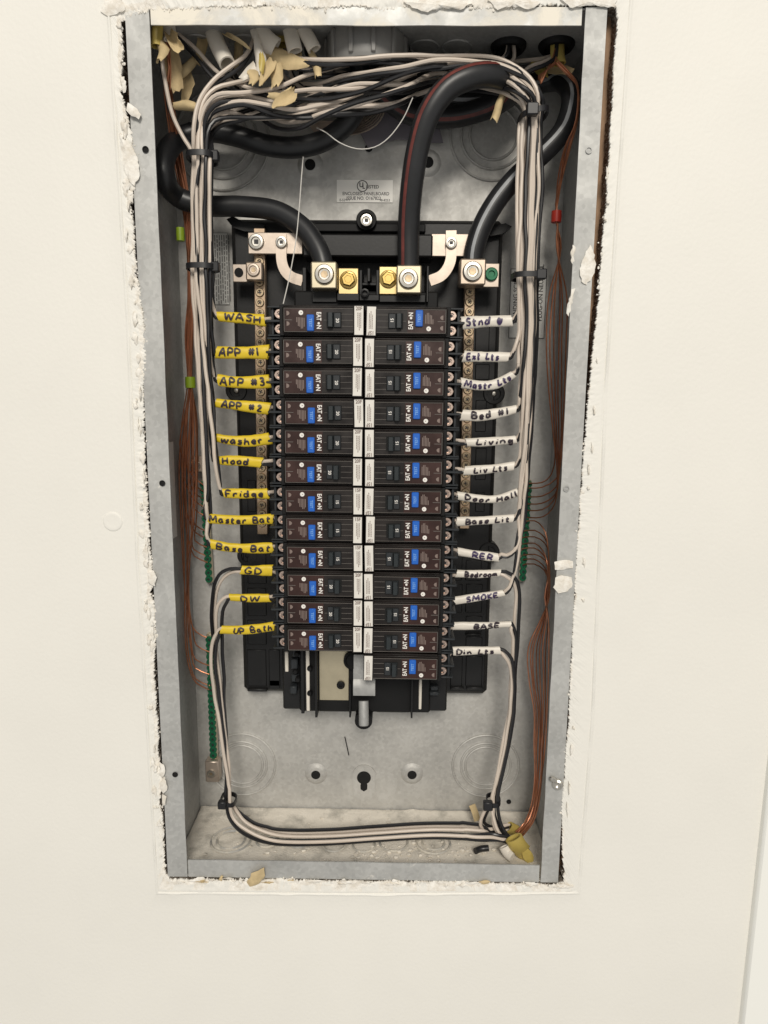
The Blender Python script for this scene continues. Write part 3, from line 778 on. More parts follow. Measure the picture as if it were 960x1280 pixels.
for (x, y, w2, h2, d, g) in ((246, 580, 14, 20, 84, G1), (265, 965, 17, 26, 84, G2)):
    bb = obj('lug_block', MB().box(*pbox(x - w2 / 2, x + w2 / 2, y - h2 / 2, y + h2 / 2, d, d + 12, .001)), M['bar'], g)
    driver_screw('clamp_screw', P(x - 1, y + 2, d), .0045, 'steel', g, .0016)

# ------------------------------------------------------------------ breakers (left column orientation; the right column is turned round)
ROW0, PITCHM = 139.2, 25.02
def breaker_parts(rating, state):
    """prototype parts in mm, x negative = outwards, origin on the centre line of the panel"""
    def B(mb, x0, x1, y0, y1, z0, z1, c=0): return mb.box(x0 * mm, x1 * mm, y0 * mm, y1 * mm, z0 * mm, z1 * mm, c * mm)
    parts = []
    mb = MB(); B(mb, -67.5, -.4, 8.5, 56, -12.35, 12.35, .5)
    B(mb, -68, -.6, 6.4, 12, -11.2, 11.2, .8)
    parts.append(('case', mb, 'case', None))
    mb = MB(); B(mb, -67, -8.6, 3.6, 9, -9.9, 9.9, .7); B(mb, -9.2, -.5, 4.6, 10, -12.2, 12.2, .4)
    parts.append(('raised_face', mb, 'case', None))
    y = 3.42
    mb = MB(); B(mb, -65.6, -48.4, y, 3.8, -9.0, 9.0); parts.append(('printed_panel', mb, 'brown', None))
    mb = MB(); B(mb, -48.2, -40.6, y, 3.8, -9.0, 9.0); B(mb, -40.4, -34.6, y + .02, 3.8, -9, 9); parts.append(('printed_panel', mb, 'brown', None))
    mb = MB()
    for z in (-9.35, 9.25): B(mb, -66, -9.4, 3.3, 3.7, z - .09, z + .09)
    B(mb, -66.2, -66, 3.3, 3.7, -9.2, 9.2); B(mb, -65.5, -59.5, 3.2, 3.6, -.12, .12)
    for z in (-4.8, 0, 4.8): B(mb, -19, -9.6, 3.3, 3.7, z - .08, z + .08)
    B(mb, -33.5, -31.2, 3.3, 3.7, -.08, .08)
    parts.append(('hairlines', mb, 'hair', None))
    mb = MB()
    for k, (x, L) in enumerate(((-55.9, 4), (-54.7, 6.5), (-53.5, 7.5), (-52.3, 8.5), (-51.1, 9), (-49.9, 7))): B(mb, x, x + .62, 3.2, 3.6, 2.2 - L - (k % 2) * .6, 2.2 - k * .1)
    for z in (5.3, -3.0):
        mb.prism([(-64.0 * mm, (z - 1.9) * mm), (-64.0 * mm, (z + 1.9) * mm), (-62.5 * mm, (z + 1.5) * mm), (-61.6 * mm, (z + .5) * mm), (-61.6 * mm, (z - .5) * mm), (-62.5 * mm, (z - 1.5) * mm)], .0031, .0036)
    parts.append(('small_print', mb, 'greyprint', None))
    mb = MB().lathe([(.0019, 0), (.0019, .0003), (0, .0003)], (-.0522, .0035, .0058), n=18); parts.append(('white_disc', mb, 'print', None))
    mb = MB(); put_text(mb, '\u2713' if False else 'v', .0026, (-.0521, .00316, .0058), (0, 0, -1), (-1, 0, 0)); parts.append(('disc_mark', mb, 'brown', 'white_disc'))
    mb = MB(); B(mb, -47.3, -41.3, 1.4, 5, -8.9, 4.2, .6); parts.append(('test_button', mb, 'blue', None))
    mb = MB(); put_text(mb, 'TEST', .0032, (-.0443, .00125, -.0024), (0, 0, -1), (1, 0, 0), .01); parts.append(('button_lettering', mb, 'paleblue', 'test_button'))
    mb = MB()
    put_text(mb, 'EAT', .0052, (-.0376, .0031, .0030), (0, 0, -1), (1, 0, 0), .026, .76)
    put_text(mb, 'N', .0052, (-.0376, .0031, -.0055), (0, 0, -1), (1, 0, 0), .026, .82)
    mb.lathe([(.0010, 0), (.0010, .0001), (0, .0001)], (-.0376, .0032, -.0026), n=12)
    parts.append(('logo_lettering', mb, 'print', None))
    # handle slot, handle and rating
    mb = MB(); B(mb, -31.2, -18.8, 3.3, 3.9, -6.3, 6.3); parts.append(('handle_slot', mb, 'hole', None))
    A = state == 'A'
    mb = MB()
    x0, x1 = (-30.4, -25.2) if A else (-25.6, -20.2)
    h0, h1 = (-5.6, 5.6)
    tip = -1.5
    prof = [(x0, 3.8), (x0 + .5, tip + 1.2), (x0 + 1.4, tip), (x1 - 1.0, tip), (x1, 3.8)]
    vs = [(a * mm, b * mm, h0 * mm) for a, b in prof] + [(a * mm, b * mm, h1 * mm) for a, b in prof]; n = len(prof)
    mb.add(vs, [list(range(n)), list(range(2 * n - 1, n - 1, -1))] + [(i, (i + 1) % n, n + (i + 1) % n, n + i) for i in range(n)])
    for k in range(4): B(mb, x0 + 1.2 + k * .8, x0 + 1.5 + k * .8, tip - .25, tip + .2, -5.4, 5.4)
    parts.append(('handle', mb, 'handle', None))
    mb = MB(); p0, p1 = (-25.0, -19.4) if A else (-30.8, -25.8)
    B(mb, p0, p1, 1.9, 3.8, -5.8, 5.8, .4); parts.append(('rating_plate', mb, 'termcase', None))
    mb = MB(); put_text(mb, rating, .0036, ((p0 + p1) / 2 * mm, .00175, -.0004), (0, 0, -1), (1, 0, 0), .02); parts.append(('rating_number', mb, 'print', 'rating_plate'))
    # sticker on the inner end
    mb = MB(); B(mb, -8.4, -1.0, 4.25, 4.9, -11.45, 11.45, .15); parts.append(('sticker', mb, 'sticker', None))
    mb = MB()
    put_text(mb, rating + 'F', .0042, (-.0046, .00415, .0094), (1, 0, 0), (0, 0, 1), .03, .85)
    for k, (x, z0, z1) in enumerate(((-3.4, 6.3, -6.2), (-4.6, 6.0, -7.5), (-5.8, 6.3, -4.5))):
        z = z0
        while z > z1:
            L = random.uniform(.7, 1.6); B(mb, x, x + .55, 4.1, 4.3, z - L, z); z -= L + .35
    parts.append(('sticker_print', mb, 'greyprint', 'sticker'))
    # terminal end: cavities with barriers and two clamp screws
    mb = MB(); B(mb, -75, -67, 20, 54, -12.2, 12.2, .3); B(mb, -70.5, -66.5, 7.2, 22, -12.2, 12.2, .4); parts.append(('terminal_block', mb, 'blackm', None))
    mb = MB()
    for z in (12.3 - .8, -12.3 + .8):
        mb.prism([(-66.8 * mm, 0), (-66.8 * mm, 0.001), (-66.7 * mm, 0)], .01, .011) if False else None
        B(mb, -81.5, -66.8, 13, 48, z - .75, z + .75, .4)
    B(mb, -82.5, -66.8, 11, 48, -1.0, 1.0, .5)
    B(mb, -78.8, -76.6, 16, 46, -12.2, 12.2, .4)
    parts.append(('terminal_barrier', mb, 'termcase', None))
    for z in (6.1, -6.1):
        mb = screw_mb(.0043, .0020, 18, 'x', (-.0718, .0165, z * mm)); parts.append(('terminal_screw', mb, 'termscrew', None))
        mb = MB().lathe([(.0014, .0008), (.0013, .0010), (0, .0010)], (-.0716, .0165, z * mm), n=6); parts.append(('screw_recess', mb, 'ink', 'terminal_screw'))
    return parts
PROTO = {}
def make_breaker(rating, state, loc, flip, label, group):
    key = (rating, state)
    loc = (loc[0] + random.uniform(-.0006, .0006), random.uniform(-.0005, .0005), loc[2] + random.uniform(-.0002, .0002)); r_ = empty('circuit_breaker', loc); ORG[r_.name] = Vector(loc); tag(r_, label, 'circuit breaker', group)
    r_.rotation_euler = (0, (math.pi if flip else 0) + random.uniform(-.004, .004), 0)
    if key not in PROTO:
        st = random.getstate(); random.seed(3)
        lst = []; last = {}
        for nm, mb, m, par in breaker_parts(rating, state):
            o = obj(nm, mb, M[m], last[par] if par else r_, at='local'); last[nm] = o; lst.append((o, par and last[par]))
        random.setstate(st); PROTO[key] = lst
    else:
        mp = {}
        for o, par in PROTO[key]:
            c = o.copy(); C.objects.link(c); c.parent = mp[par] if par else r_; mp[o] = c
            if o.name.startswith('sticker') and not par: c.location = (random.uniform(-.0005, .0004), 0, random.uniform(-.0005, .0005)); c.rotation_euler = (0, random.uniform(-.02, .02), 0)
            if o.name.startswith('terminal_screw'): pass
    return r_
LT = ['WASH', 'APP #1', 'APP #3', 'APP #2', 'washer', 'Hood', 'Fridge', 'Master Bat', 'Base Bat', 'GD', 'DW', 'UP Bath']
RT = ['Stnd', 'Ext Lts', 'Mastr Lts', 'Bed #1', 'Living', 'Liv Lts', 'Door Hall', 'Base Lit', 'RER', 'Bedroom', 'SMOKE', 'BASE', 'Din Lts']
WH = {'APP #1': ' next below WASH', 'APP #3': ' between other APP sleeves', 'APP #2': ' next above washer'}
LR = ['20'] * 6 + ['15'] * 3 + ['20'] * 3
LS = 'AAAAABAAABBA'; RS = 'AAAABABBAABBA'
for i in range(12):
    make_breaker(LR[i], LS[i], (.0002, 0, (ROW0 - PITCHM * i) * mm), False,
                 'black circuit breaker rated %s wired through the yellow %s sleeve%s' % (LR[i], LT[i], WH.get(LT[i], '')), 'circuit breakers')
for i in range(13):
    make_breaker('15', RS[i], (.0006, 0, (ROW0 - .4 - PITCHM * i) * mm), True,
                 'black circuit breaker rated 15 wired through the white %s sleeve' % RT[i], 'circuit breakers')

# ------------------------------------------------------------------ hand lettering (pen strokes on a unit grid)
GL = {
 'A': (.8, [[(0,0),(.38,1),(.8,-.05)],[(.12,.38),(.66,.36)]]), 'B': (.7, [[(.05,0),(.05,1),(.55,.88),(.5,.6),(.08,.52),(.65,.38),(.55,.06),(.02,0)]]),
 'D': (.75, [[(.1,0),(.1,1),(.6,.8),(.72,.45),(.5,.08),(0,0)]]), 'E': (.6, [[(.6,1),(.05,.95),(.05,0),(.6,.05)],[(.05,.5),(.5,.52)]]),
 'F': (.6, [[(.08,0),(.08,1),(.62,.98)],[(.08,.52),(.5,.55)]]), 'G': (.75, [[(.68,.85),(.35,1),(.05,.6),(.1,.12),(.5,0),(.7,.3),(.4,.42)]]),
 'H': (.75, [[(.05,1),(.05,0)],[(.68,1),(.66,0)],[(.05,.5),(.68,.5)]]), 'K': (.7, [[(.08,1),(.08,0)],[(.65,1),(.1,.45),(.7,0)]]),
 'L': (.6, [[(.08,1),(.05,.05),(.6,.08)]]), 'M': (1.0, [[(0,0),(.12,1),(.48,.35),(.82,1),(.95,0)]]), 'N': (.8, [[(.05,0),(.05,1),(.7,0),(.72,1)]]),
 'O': (.75, [[(.35,1),(.05,.6),(.15,.05),(.55,.02),(.72,.5),(.5,.95),(.3,1)]]), 'P': (.7, [[(.08,0),(.08,1),(.6,.85),(.55,.5),(.08,.45)]]),
 'R': (.7, [[(.06,0),(.06,1),(.6,.82),(.5,.52),(.08,.48),(.68,0)]]), 'S': (.65, [[(.62,.9),(.3,1),(.06,.75),(.55,.4),(.45,.04),(.02,.08)]]),
 'T': (.7, [[(0,.98),(.7,1)],[(.35,1),(.33,0)]]), 'U': (.72, [[(.06,1),(.08,.2),(.35,0),(.62,.2),(.66,1)]]), 'W': (1.0, [[(0,1),(.2,0),(.48,.75),(.72,0),(.98,1)]]),
 'a': (.62, [[(.5,.5),(.2,.62),(.04,.25),(.25,.0),(.5,.4),(.5,.05),(.62,.0)]]), 'b': (.6, [[(.06,1),(.06,0),(.5,.12),(.45,.5),(.06,.42)]]),
 'c': (.55, [[(.5,.5),(.2,.6),(.05,.25),(.25,0),(.52,.1)]]), 'd': (.62, [[(.5,.5),(.15,.55),(.05,.1),(.4,.05),(.52,1),(.54,0)]]),
 'e': (.58, [[(.06,.3),(.5,.38),(.35,.62),(.08,.4),(.2,.02),(.55,.1)]]), 'g': (.6, [[(.5,.55),(.12,.5),(.15,.12),(.48,.25),(.52,.6),(.45,-.3),(.08,-.25)]]),
 'h': (.6, [[(.08,1),(.06,0)],[(.06,.4),(.35,.58),(.5,.35),(.52,0)]]), 'i': (.28, [[(.12,.58),(.12,0)],[(.12,.82),(.15,.88)]]), 'l': (.3, [[(.1,1),(.1,.05),(.26,0)]]),
 'n': (.6, [[(.06,.58),(.06,0)],[(.06,.38),(.35,.58),(.5,.35),(.52,0)]]), 'm': (.85, [[(.04,.55),(.04,0)],[(.04,.4),(.25,.58),(.38,.1),(.6,.58),(.78,.0)]]),
 'o': (.58, [[(.3,.6),(.05,.35),(.2,.0),(.5,.15),(.45,.52),(.25,.6)]]), 'r': (.5, [[(.06,.58),(.08,0)],[(.06,.35),(.25,.58),(.48,.52)]]),
 's': (.5, [[(.46,.55),(.12,.55),(.15,.35),(.42,.25),(.3,.0),(.02,.04)]]), 't': (.5, [[(.22,.95),(.2,.05),(.42,.02)],[(.02,.6),(.46,.64)]]),
 'v': (.55, [[(.04,.58),(.25,0),(.52,.6)]]), 'w': (.85, [[(0,.58),(.2,0),(.42,.5),(.6,0),(.85,.62)]]), 'x': (.55, [[(.04,.58),(.5,0)],[(.5,.6),(.03,0)]]), 'k': (.55, [[(.06,1),(.06,0)],[(.48,.6),(.08,.3),(.52,0)]]),
 '1': (.3, [[(.12,1),(.14,0)]]), '2': (.65, [[(.06,.75),(.3,1),(.55,.75),(.1,.08),(.65,.05)]]), '3': (.6, [[(.06,.92),(.4,1),(.5,.72),(.22,.52),(.55,.35),(.4,.02),(.04,.08)]]),
 '#': (.75, [[(.25,.95),(.18,.05)],[(.55,.95),(.5,.05)],[(.02,.66),(.75,.68)],[(.0,.32),(.72,.36)]]),
 '~': (.8, [[(.1,.8),(.35,.9),(.45,.6),(.7,.8),(.6,.4),(.38,.05),(.12,.5),(.1,.8),(.4,.7),(.3,.4),(.5,.3),(.55,.6)]]), ' ': (.45, []),
}
def write_on(line, half_h, thick, s, u0, u1, cap, ink, parent, pen=.00078, voff=0.0):
    """pen strokes laid on the front of a flat sleeve whose centre line is the list of points 'line'"""
    rnd = random.Random(s)
    W_ = sum(GL[c][0] + .26 for c in s) * cap
    D = [0]
    for i in range(1, len(line)): D.append(D[-1] + (line[i] - line[i - 1]).length)
    tot = D[-1]; k = (u1 - u0) * tot / W_
    def at(u, v, lift):
        i = 0
        while i < len(D) - 2 and D[i + 1] < u: i += 1
        t = (u - D[i]) / max(D[i + 1] - D[i], 1e-9); p = line[i].lerp(line[i + 1], t)
        T_ = (line[min(i + 2, len(line) - 1)] - line[max(i - 1, 0)]).normalized(); N_ = T_.cross(Vector((0, 1, 0))).normalized()
        if N_.z < 0: N_ = -N_
        q = max(-.97, min(.97, v / half_h))
        return p + N_ * v + Vector((0, -thick * math.sqrt(1 - q * q) - lift, 0))
    mb = MB(); x = 0; li = .00025
    for c in s:
        wd, strokes = GL[c]; dy = rnd.uniform(-.08, .08); sk = rnd.uniform(-.06, .16)
        for st in strokes:
            pts = [Vector((a + b * sk + rnd.uniform(-.03, .03), b + dy + rnd.uniform(-.03, .03), 0)) for a, b in st]
            sp = spline(pts, .12) if len(pts) > 2 else spline(pts, .15)
            uv = [(u0 * tot + (x + p.x) * cap * k, (p.y - .48) * cap + voff) for p in sp]
            vs = []; fs = []; n = len(uv); li += .000012
            ext = []
            for i in range(n):
                a, b = uv[max(i - 1, 0)], uv[min(i + 1, n - 1)]; L = math.hypot(b[0] - a[0], b[1] - a[1]) or 1e-9
                nx, ny = -(b[1] - a[1]) / L, (b[0] - a[0]) / L; wv = pen * (1 + .25 * rnd.uniform(-1, 1)) * (.8 if i in (0, n - 1) else 1)
                for sg in (-1, 1): vs.append(at(uv[i][0] + nx * wv * sg, uv[i][1] + ny * wv * sg, li))
            for i in range(n - 1): fs.append((2 * i, 2 * i + 1, 2 * i + 3, 2 * i + 2))
            mb.add(vs, fs)
        x += wd + .26
    return obj('lettering', mb, M[ink], parent, fix=False)

def sleeve(text, pts, hs, d, colour, label, cap=None, u=(.1, .95), ink='marker', seed=0, voff=0):
    """flattened sleeve along photo points pts (start, .., end) with half heights hs in pixels"""
    rnd = random.Random(seed)
    w_ = [P(x, y, dd) for (x, y), dd in zip(pts, d)]
    line = spline(w_, .003); n = len(line); k = 16
    hh = [h * .00071 for h in hs]; th = .0026
    def hgt(t): return (hh[0] + (hh[1] - hh[0]) * t) * (1 + .05 * math.sin(7 * t + seed) + .07 * noise.noise(Vector((t * 9, seed * 1.7, 0))))
    vs = []; fs = []
    for i, p in enumerate(line):
        t = i / (n - 1); T_ = (line[min(i + 1, n - 1)] - line[max(i - 1, 0)]).normalized(); N_ = T_.cross(Vector((0, 1, 0))).normalized()
        if N_.z < 0: N_ = -N_
        for q in range(k):
            a = 2 * math.pi * q / k
            sk = (rnd.uniform(-.0004, .0004) if i in (0, n - 1) else 0)
            vs.append(p + N_ * (math.cos(a) * hgt(t)) + Vector((0, 1, 0)) * (math.sin(a) * th * (1 + .25 * noise.noise(Vector((t * 11, seed, q * .5))))) + T_ * (sk + (.0011 * math.cos(a) * (1 if seed % 2 else -1) if i in (0, n - 1) else 0)))
    for i in range(n - 1):
        for q in range(k): fs.append((i * k + q, i * k + (q + 1) % k, (i + 1) * k + (q + 1) % k, (i + 1) * k + q))
    # mouths: a lip and a short inner wall
    for e, inn in ((0, min(2, n - 1)), (n - 1, max(n - 3, 0))):
        o = len(vs); c0 = line[e]; c1 = line[inn]
        for q in range(k): vs.append(c0 + (vs[e * k + q] - c0) * .84)
        for q in range(k): vs.append(c1 + (vs[inn * k + q] - c1) * .80)
        for q in range(k):
            fs.append((e * k + q, e * k + (q + 1) % k, o + (q + 1) % k, o + q)); fs.append((o + q, o + (q + 1) % k, o + k + (q + 1) % k, o + k + q))
        fs.append([o + k + q for q in range(k)])
    mb = MB(); mb.add(vs, fs)
    r_ = obj('wire_sleeve', mb, M[colour]); tag(r_, label, 'wire sleeve', 'labelled wire sleeves')
    hmean = (hh[0] + hh[1]) / 2
    write_on(line, hmean, th * 1.2, text, u[0], u[1], cap or hmean * 1.22, ink, r_, voff=voff)
    return line
SL = [('WASH', [(272,395.5),(300,397.5),(331,400.5)], (5.6,7.2), (.16,.98), None), ('APP #1', [(270.5,440.5),(300,441),(336,440)], (7,8.4), (.06,.86), None),
 ('APP #3', [(272.5,475),(290,477.5),(312,478),(338,476.5)], (7,8), (.06,.94), None), ('APP #2', [(269.5,503.5),(290,506),(337,511)], (5.5,7.8), (.12,.9), None),
 ('washer', [(270.5,547),(285,550),(310,551.5),(338,548)], (5.6,7.8), (.1,.9), None), ('Hood', [(270.5,575.5),(300,576),(327.5,578.5)], (5.8,6.8), (.15,.75), None),
 ('Fridge', [(279.5,616.5),(305,617),(335.5,617)], (6,7), (.06,.95), None), ('Master Bat', [(261.5,648),(280,649.5),(310,650),(342,648.5)], (6,6.6), (.02,.98), None),
 ('Base Bat', [(264,680),(285,684),(310,685.5),(342,684.5)], (6,6.8), (.1,.98), None), ('GD', [(301.5,712.5),(320,713),(341,713)], (5.8,7.6), (.12,.72), None),
 ('DW', [(287.5,746.5),(310,747.5),(337.5,747.5)], (5,6), (.28,.8), None), ('UP Bath', [(276.5,787),(300,787.5),(320,786),(343.5,782.5)], (6,6.6), (.24,.98), None)]
SR = [('Stnd ~', [(577,404),(605,402),(640,401)], (7.5,6.4), (.08,.84)), ('Ext Lts', [(579,445.5),(605,446),(636,446.3)], (7,5.6), (.08,.8)),
 ('Mastr Lts', [(576,478.5),(600,482),(620,480),(641.7,468)], (6.6,5.2), (.07,.95)), ('Bed #1', [(576.7,519),(600,519.5),(622,516.5),(645,511.5)], (7.4,5.6), (.18,.88)),
 ('Living', [(582.5,553),(605,552.5),(645,549.5)], (5.4,5.4), (.2,.97)), ('Liv Lts', [(579.7,588.5),(610,586.5),(642.5,582.5)], (5.8,5.6), (.2,.88)),
 ('Door Hall', [(571.7,619.5),(595,623),(622,623.5),(649,614.5)], (5.2,5.2), (.12,.98)), ('Base Lit', [(570,652),(605,650.5),(641.7,648)], (6,5.2), (.16,.95)),
 ('RER', [(572.5,689.5),(600,694),(623,697)], (5.5,5.6), (.36,.9)), ('Bedroom', [(570,717),(600,717.5),(625,716)], (5.4,5), (.2,.95)),
 ('SMOKE', [(567.5,751),(600,746),(630,741)], (5.8,4.6), (.24,.9)), ('BASE', [(566,782.5),(600,782),(638,780)], (5.6,4), (.36,.82)), ('Din Lts', [(565,814),(600,813),(626,813)], (6,5.2), (.08,.88))]
SD = 36
for i, (t, p, h, u, _) in enumerate(SL):
    sleeve(t, p, h, [SD] * len(p), 'yellow', 'yellow sleeve with %s hand written on it%s' % (t, WH.get(t, '')), u=u, seed=i, ink='marker')
for i, (t, p, h, u) in enumerate(SR):
    nm = t.replace(' ~', '')
    sleeve(t, p, h, [SD] * len(p), 'white', 'white sleeve with %s hand written on it%s' % (nm, ' beside an inked heart' if '~' in t else ''), u=u, seed=i + 20, ink='marker2' if i in (0, 1, 2, 8, 10) else 'marker')

# ------------------------------------------------------------------ branch wires
def wire(pts, colour, label, r=.00168, group='branch circuit wires', name='wire', inside=True):
    w_ = [(PI_ if inside else P)(*p) for p in pts]
    ph = hash(label) % 97 if False else sum(map(ord, label)) % 97
    w_ = spline(w_, .004)
    for k in range(4, len(w_) - 4):
        q = w_[k]; w_[k] = q + Vector((noise.noise(q * 38 + Vector((ph, 0, 0))), .6 * noise.noise(q * 38 + Vector((0, ph, 0))), noise.noise(q * 38 + Vector((0, 0, ph))))) * (.0022 if q.z < -.30 else .0012)
        if abs(q.x) < .098 and q.z < .16: w_[k] = q
    o = obj(name, MB().tube(w_, r, n=8, smooth=False), M[colour]); return tag(o, label, 'wire', group)
def lerp(a, b, t): return a + (b - a) * t
TOPL = {  # upper runs of the left bundle, from the first tie on
 8: [(243,160,16),(249,126,16),(266,102,16),(290,88,18),(306,74,22),(317,52,30),(322,34,44)],
 7: [(246,160,20),(254,128,20),(270,110,22),(292,102,24),(312,100,28),(328,90,34),(334,72,44),(330,40,52)],
 6: [(249,160,20),(257,133,20),(272,118,20),(300,111,20),(345,108,20),(380,98,24),(412,92,30),(440,84,50),(462,70,66)],
 5: [(252,160,24),(259,138,24),(275,124,26),(305,120,28),(345,124,30),(390,116,28),(440,104,28),(480,92,30),(520,84,36),(580,80,48),(632,70,52),(636,40,52)],
 4: [(254,162,20),(262,142,20),(280,131,20),(305,131,20),(335,138,22),(365,139,24),(400,130,26),(440,116,28),(490,104,30),(540,92,34),(600,80,46),(640,72,54),(640,40,54)],
 3: [(256,165,26),(266,147,28),(284,140,30),(310,142,32),(350,148,34),(385,146,34),(430,134,34),(480,126,36),(510,118,40),(560,96,50),(640,80,60),(694,64,58),(696,40,56)],
 2: [(241,188,30),(228,170,30),(214,138,28),(206,104,26),(203,80,26),(204,50,28)],
 1: [(259,168,34),(270,152,38),(290,140,42),(320,130,46),(345,112,50),(352,80,52),(352,40,52)],
 0: [(261,170,40),(274,155,44),(300,146,48),(340,138,52),(370,118,54),(376,80,54),(372,40,54)]}
TOPR = {
 8: [(672,118,18),(655,92,18),(630,76,18),(600,70,18),(540,70,20),(480,70,20),(440,74,20),(400,77,20),(365,72,24),(340,62,34),(327,42,46)],
 7: [(668,120,20),(650,97,20),(625,84,20),(595,78,18),(550,77,18),(500,84,18),(460,91,20),(425,97,26),(390,104,36),(355,96,48),(345,50,50)],
 6: [(664,122,20),(646,102,20),(622,90,20),(590,84,20),(540,84,20),(490,94,20),(440,107,20),(400,115,22),(350,120,32),(310,112,44),(290,84,52),(284,60,54)],
 5: [(660,124,18),(643,106,18),(618,97,20),(590,92,22),(550,93,24),(500,106,24),(450,111,26),(415,116,30),(385,114,40),(364,90,50),(360,46,52)],
 4: [(657,126,22),(640,110,22),(615,102,24),(585,97,24),(545,98,22),(500,113,20),(440,127,20),(400,138,22),(376,150,30),(345,150,44),(310,126,54),(286,90,58)],
 3: [(654,128,22),(638,114,24),(612,106,26),(580,104,28),(530,112,26),(490,126,22),(450,133,22),(410,136,24),(372,134,34),(352,104,50),(362,46,54)],
 2: [(652,130,30),(636,118,32),(608,110,34),(570,104,38),(500,98,42),(430,104,40),(370,110,38),(310,106,34),(274,94,30),(245,67,28),(216,38,30)],
 1: [(656,130,32),(642,106,34),(660,84,40),(682,76,44),(694,66,48),(696,42,52)],
 0: [(662,126,34),(650,100,36),(628,84,40),(600,80,44),(540,86,48),(470,96,50),(410,92,48),(385,70,50),(382,40,52)]}
FRONT_L, FRONT_R = (7, 5, 3, 1), (3,)
def bundle_left(i, col):
    """circuit i of the left bundle: from its sleeve up to the first tie and on"""
    (x0, y0), (x1, y1) = SL[i][1][0], SL[i][1][-1]
    b = col == 'wblack'; o = (3.4 if b else 0); dz = (4.5 if b else 0); rnd = random.Random(i * 2 + b)
    if i in FRONT_L: dz = -2.5 if b else 3.0
    lay = (i % 3) * 3.0
    pts = [(346 if not b else 347, y1 + (3 if b else -3), SD - 6), (x1 + 3, y1 + (1.8 if b else -1.8), SD + .8)] + [(x, y + (1.5 if b else -1.5), SD + 1.0) for x, y in SL[i][1][::-1]] + [(x0 - 3, y0 + (.5 if b else -3.5), SD)]
    bl = x0 - 8 - (2 if i < 7 else 0); bt = 262 - 2.7 * i
    if i >= 7: bl = x0 - 4
    pts += [(x0 - 6.5 + o * .6, y0 - 12, SD - 2 + dz * .3)]
    ys = [y for y in (640, 600, 560, 500, 440, 400) if y < y0 - 35]
    pts.append((bl + o, y0 - 30, 30 + lay + dz))
    for y in ys:
        t = (y - 335) / (y0 - 30 - 335); pts.append((lerp(bt, bl, t) + o + rnd.uniform(-1, 1), y, 26 + lay + dz + rnd.uniform(-1, 1)))
    if y0 > 420: pts.append((bt + o, 345, 24 + lay + dz))
    else: pts.append((bt + o + 1, 350, 26 + lay + dz))
    pts.append((bt + o, 320, 24 + lay + dz))
    pts.append((bt - 1 + o + rnd.uniform(-1.5, 1.5), 262, 22 + lay + dz)); 
    bt2 = 262 - 2.4 * i
    if i != 2: pts.append((bt2 + o, 198, 18 + lay + dz))
    else: pts.append((247 + o, 202, 28 + dz))
    for k, (x, y, d) in enumerate(TOPL[i]):
        f = min(1, k / 2)
        pts.append((x + o * (1 - f) + rnd.uniform(-1, 1), y + (5.2 * f if b else 0) * (1 if y > 60 else .3) + (rnd.uniform(-.8, .8) + 5.5 * math.sin(x / 34 + i * 1.9 + b)) * f * (1 if 60 < y and k > 2 else .2), d + ((3 if i not in (5, 3, 0) else -4) if b else 0) + 5 * f * math.sin(x / 50 + i + b)))
    return [(x, y, d + 20) if 515 < x < 632 and y > 86 and y < 150 else (x, y, d) for x, y, d in pts]
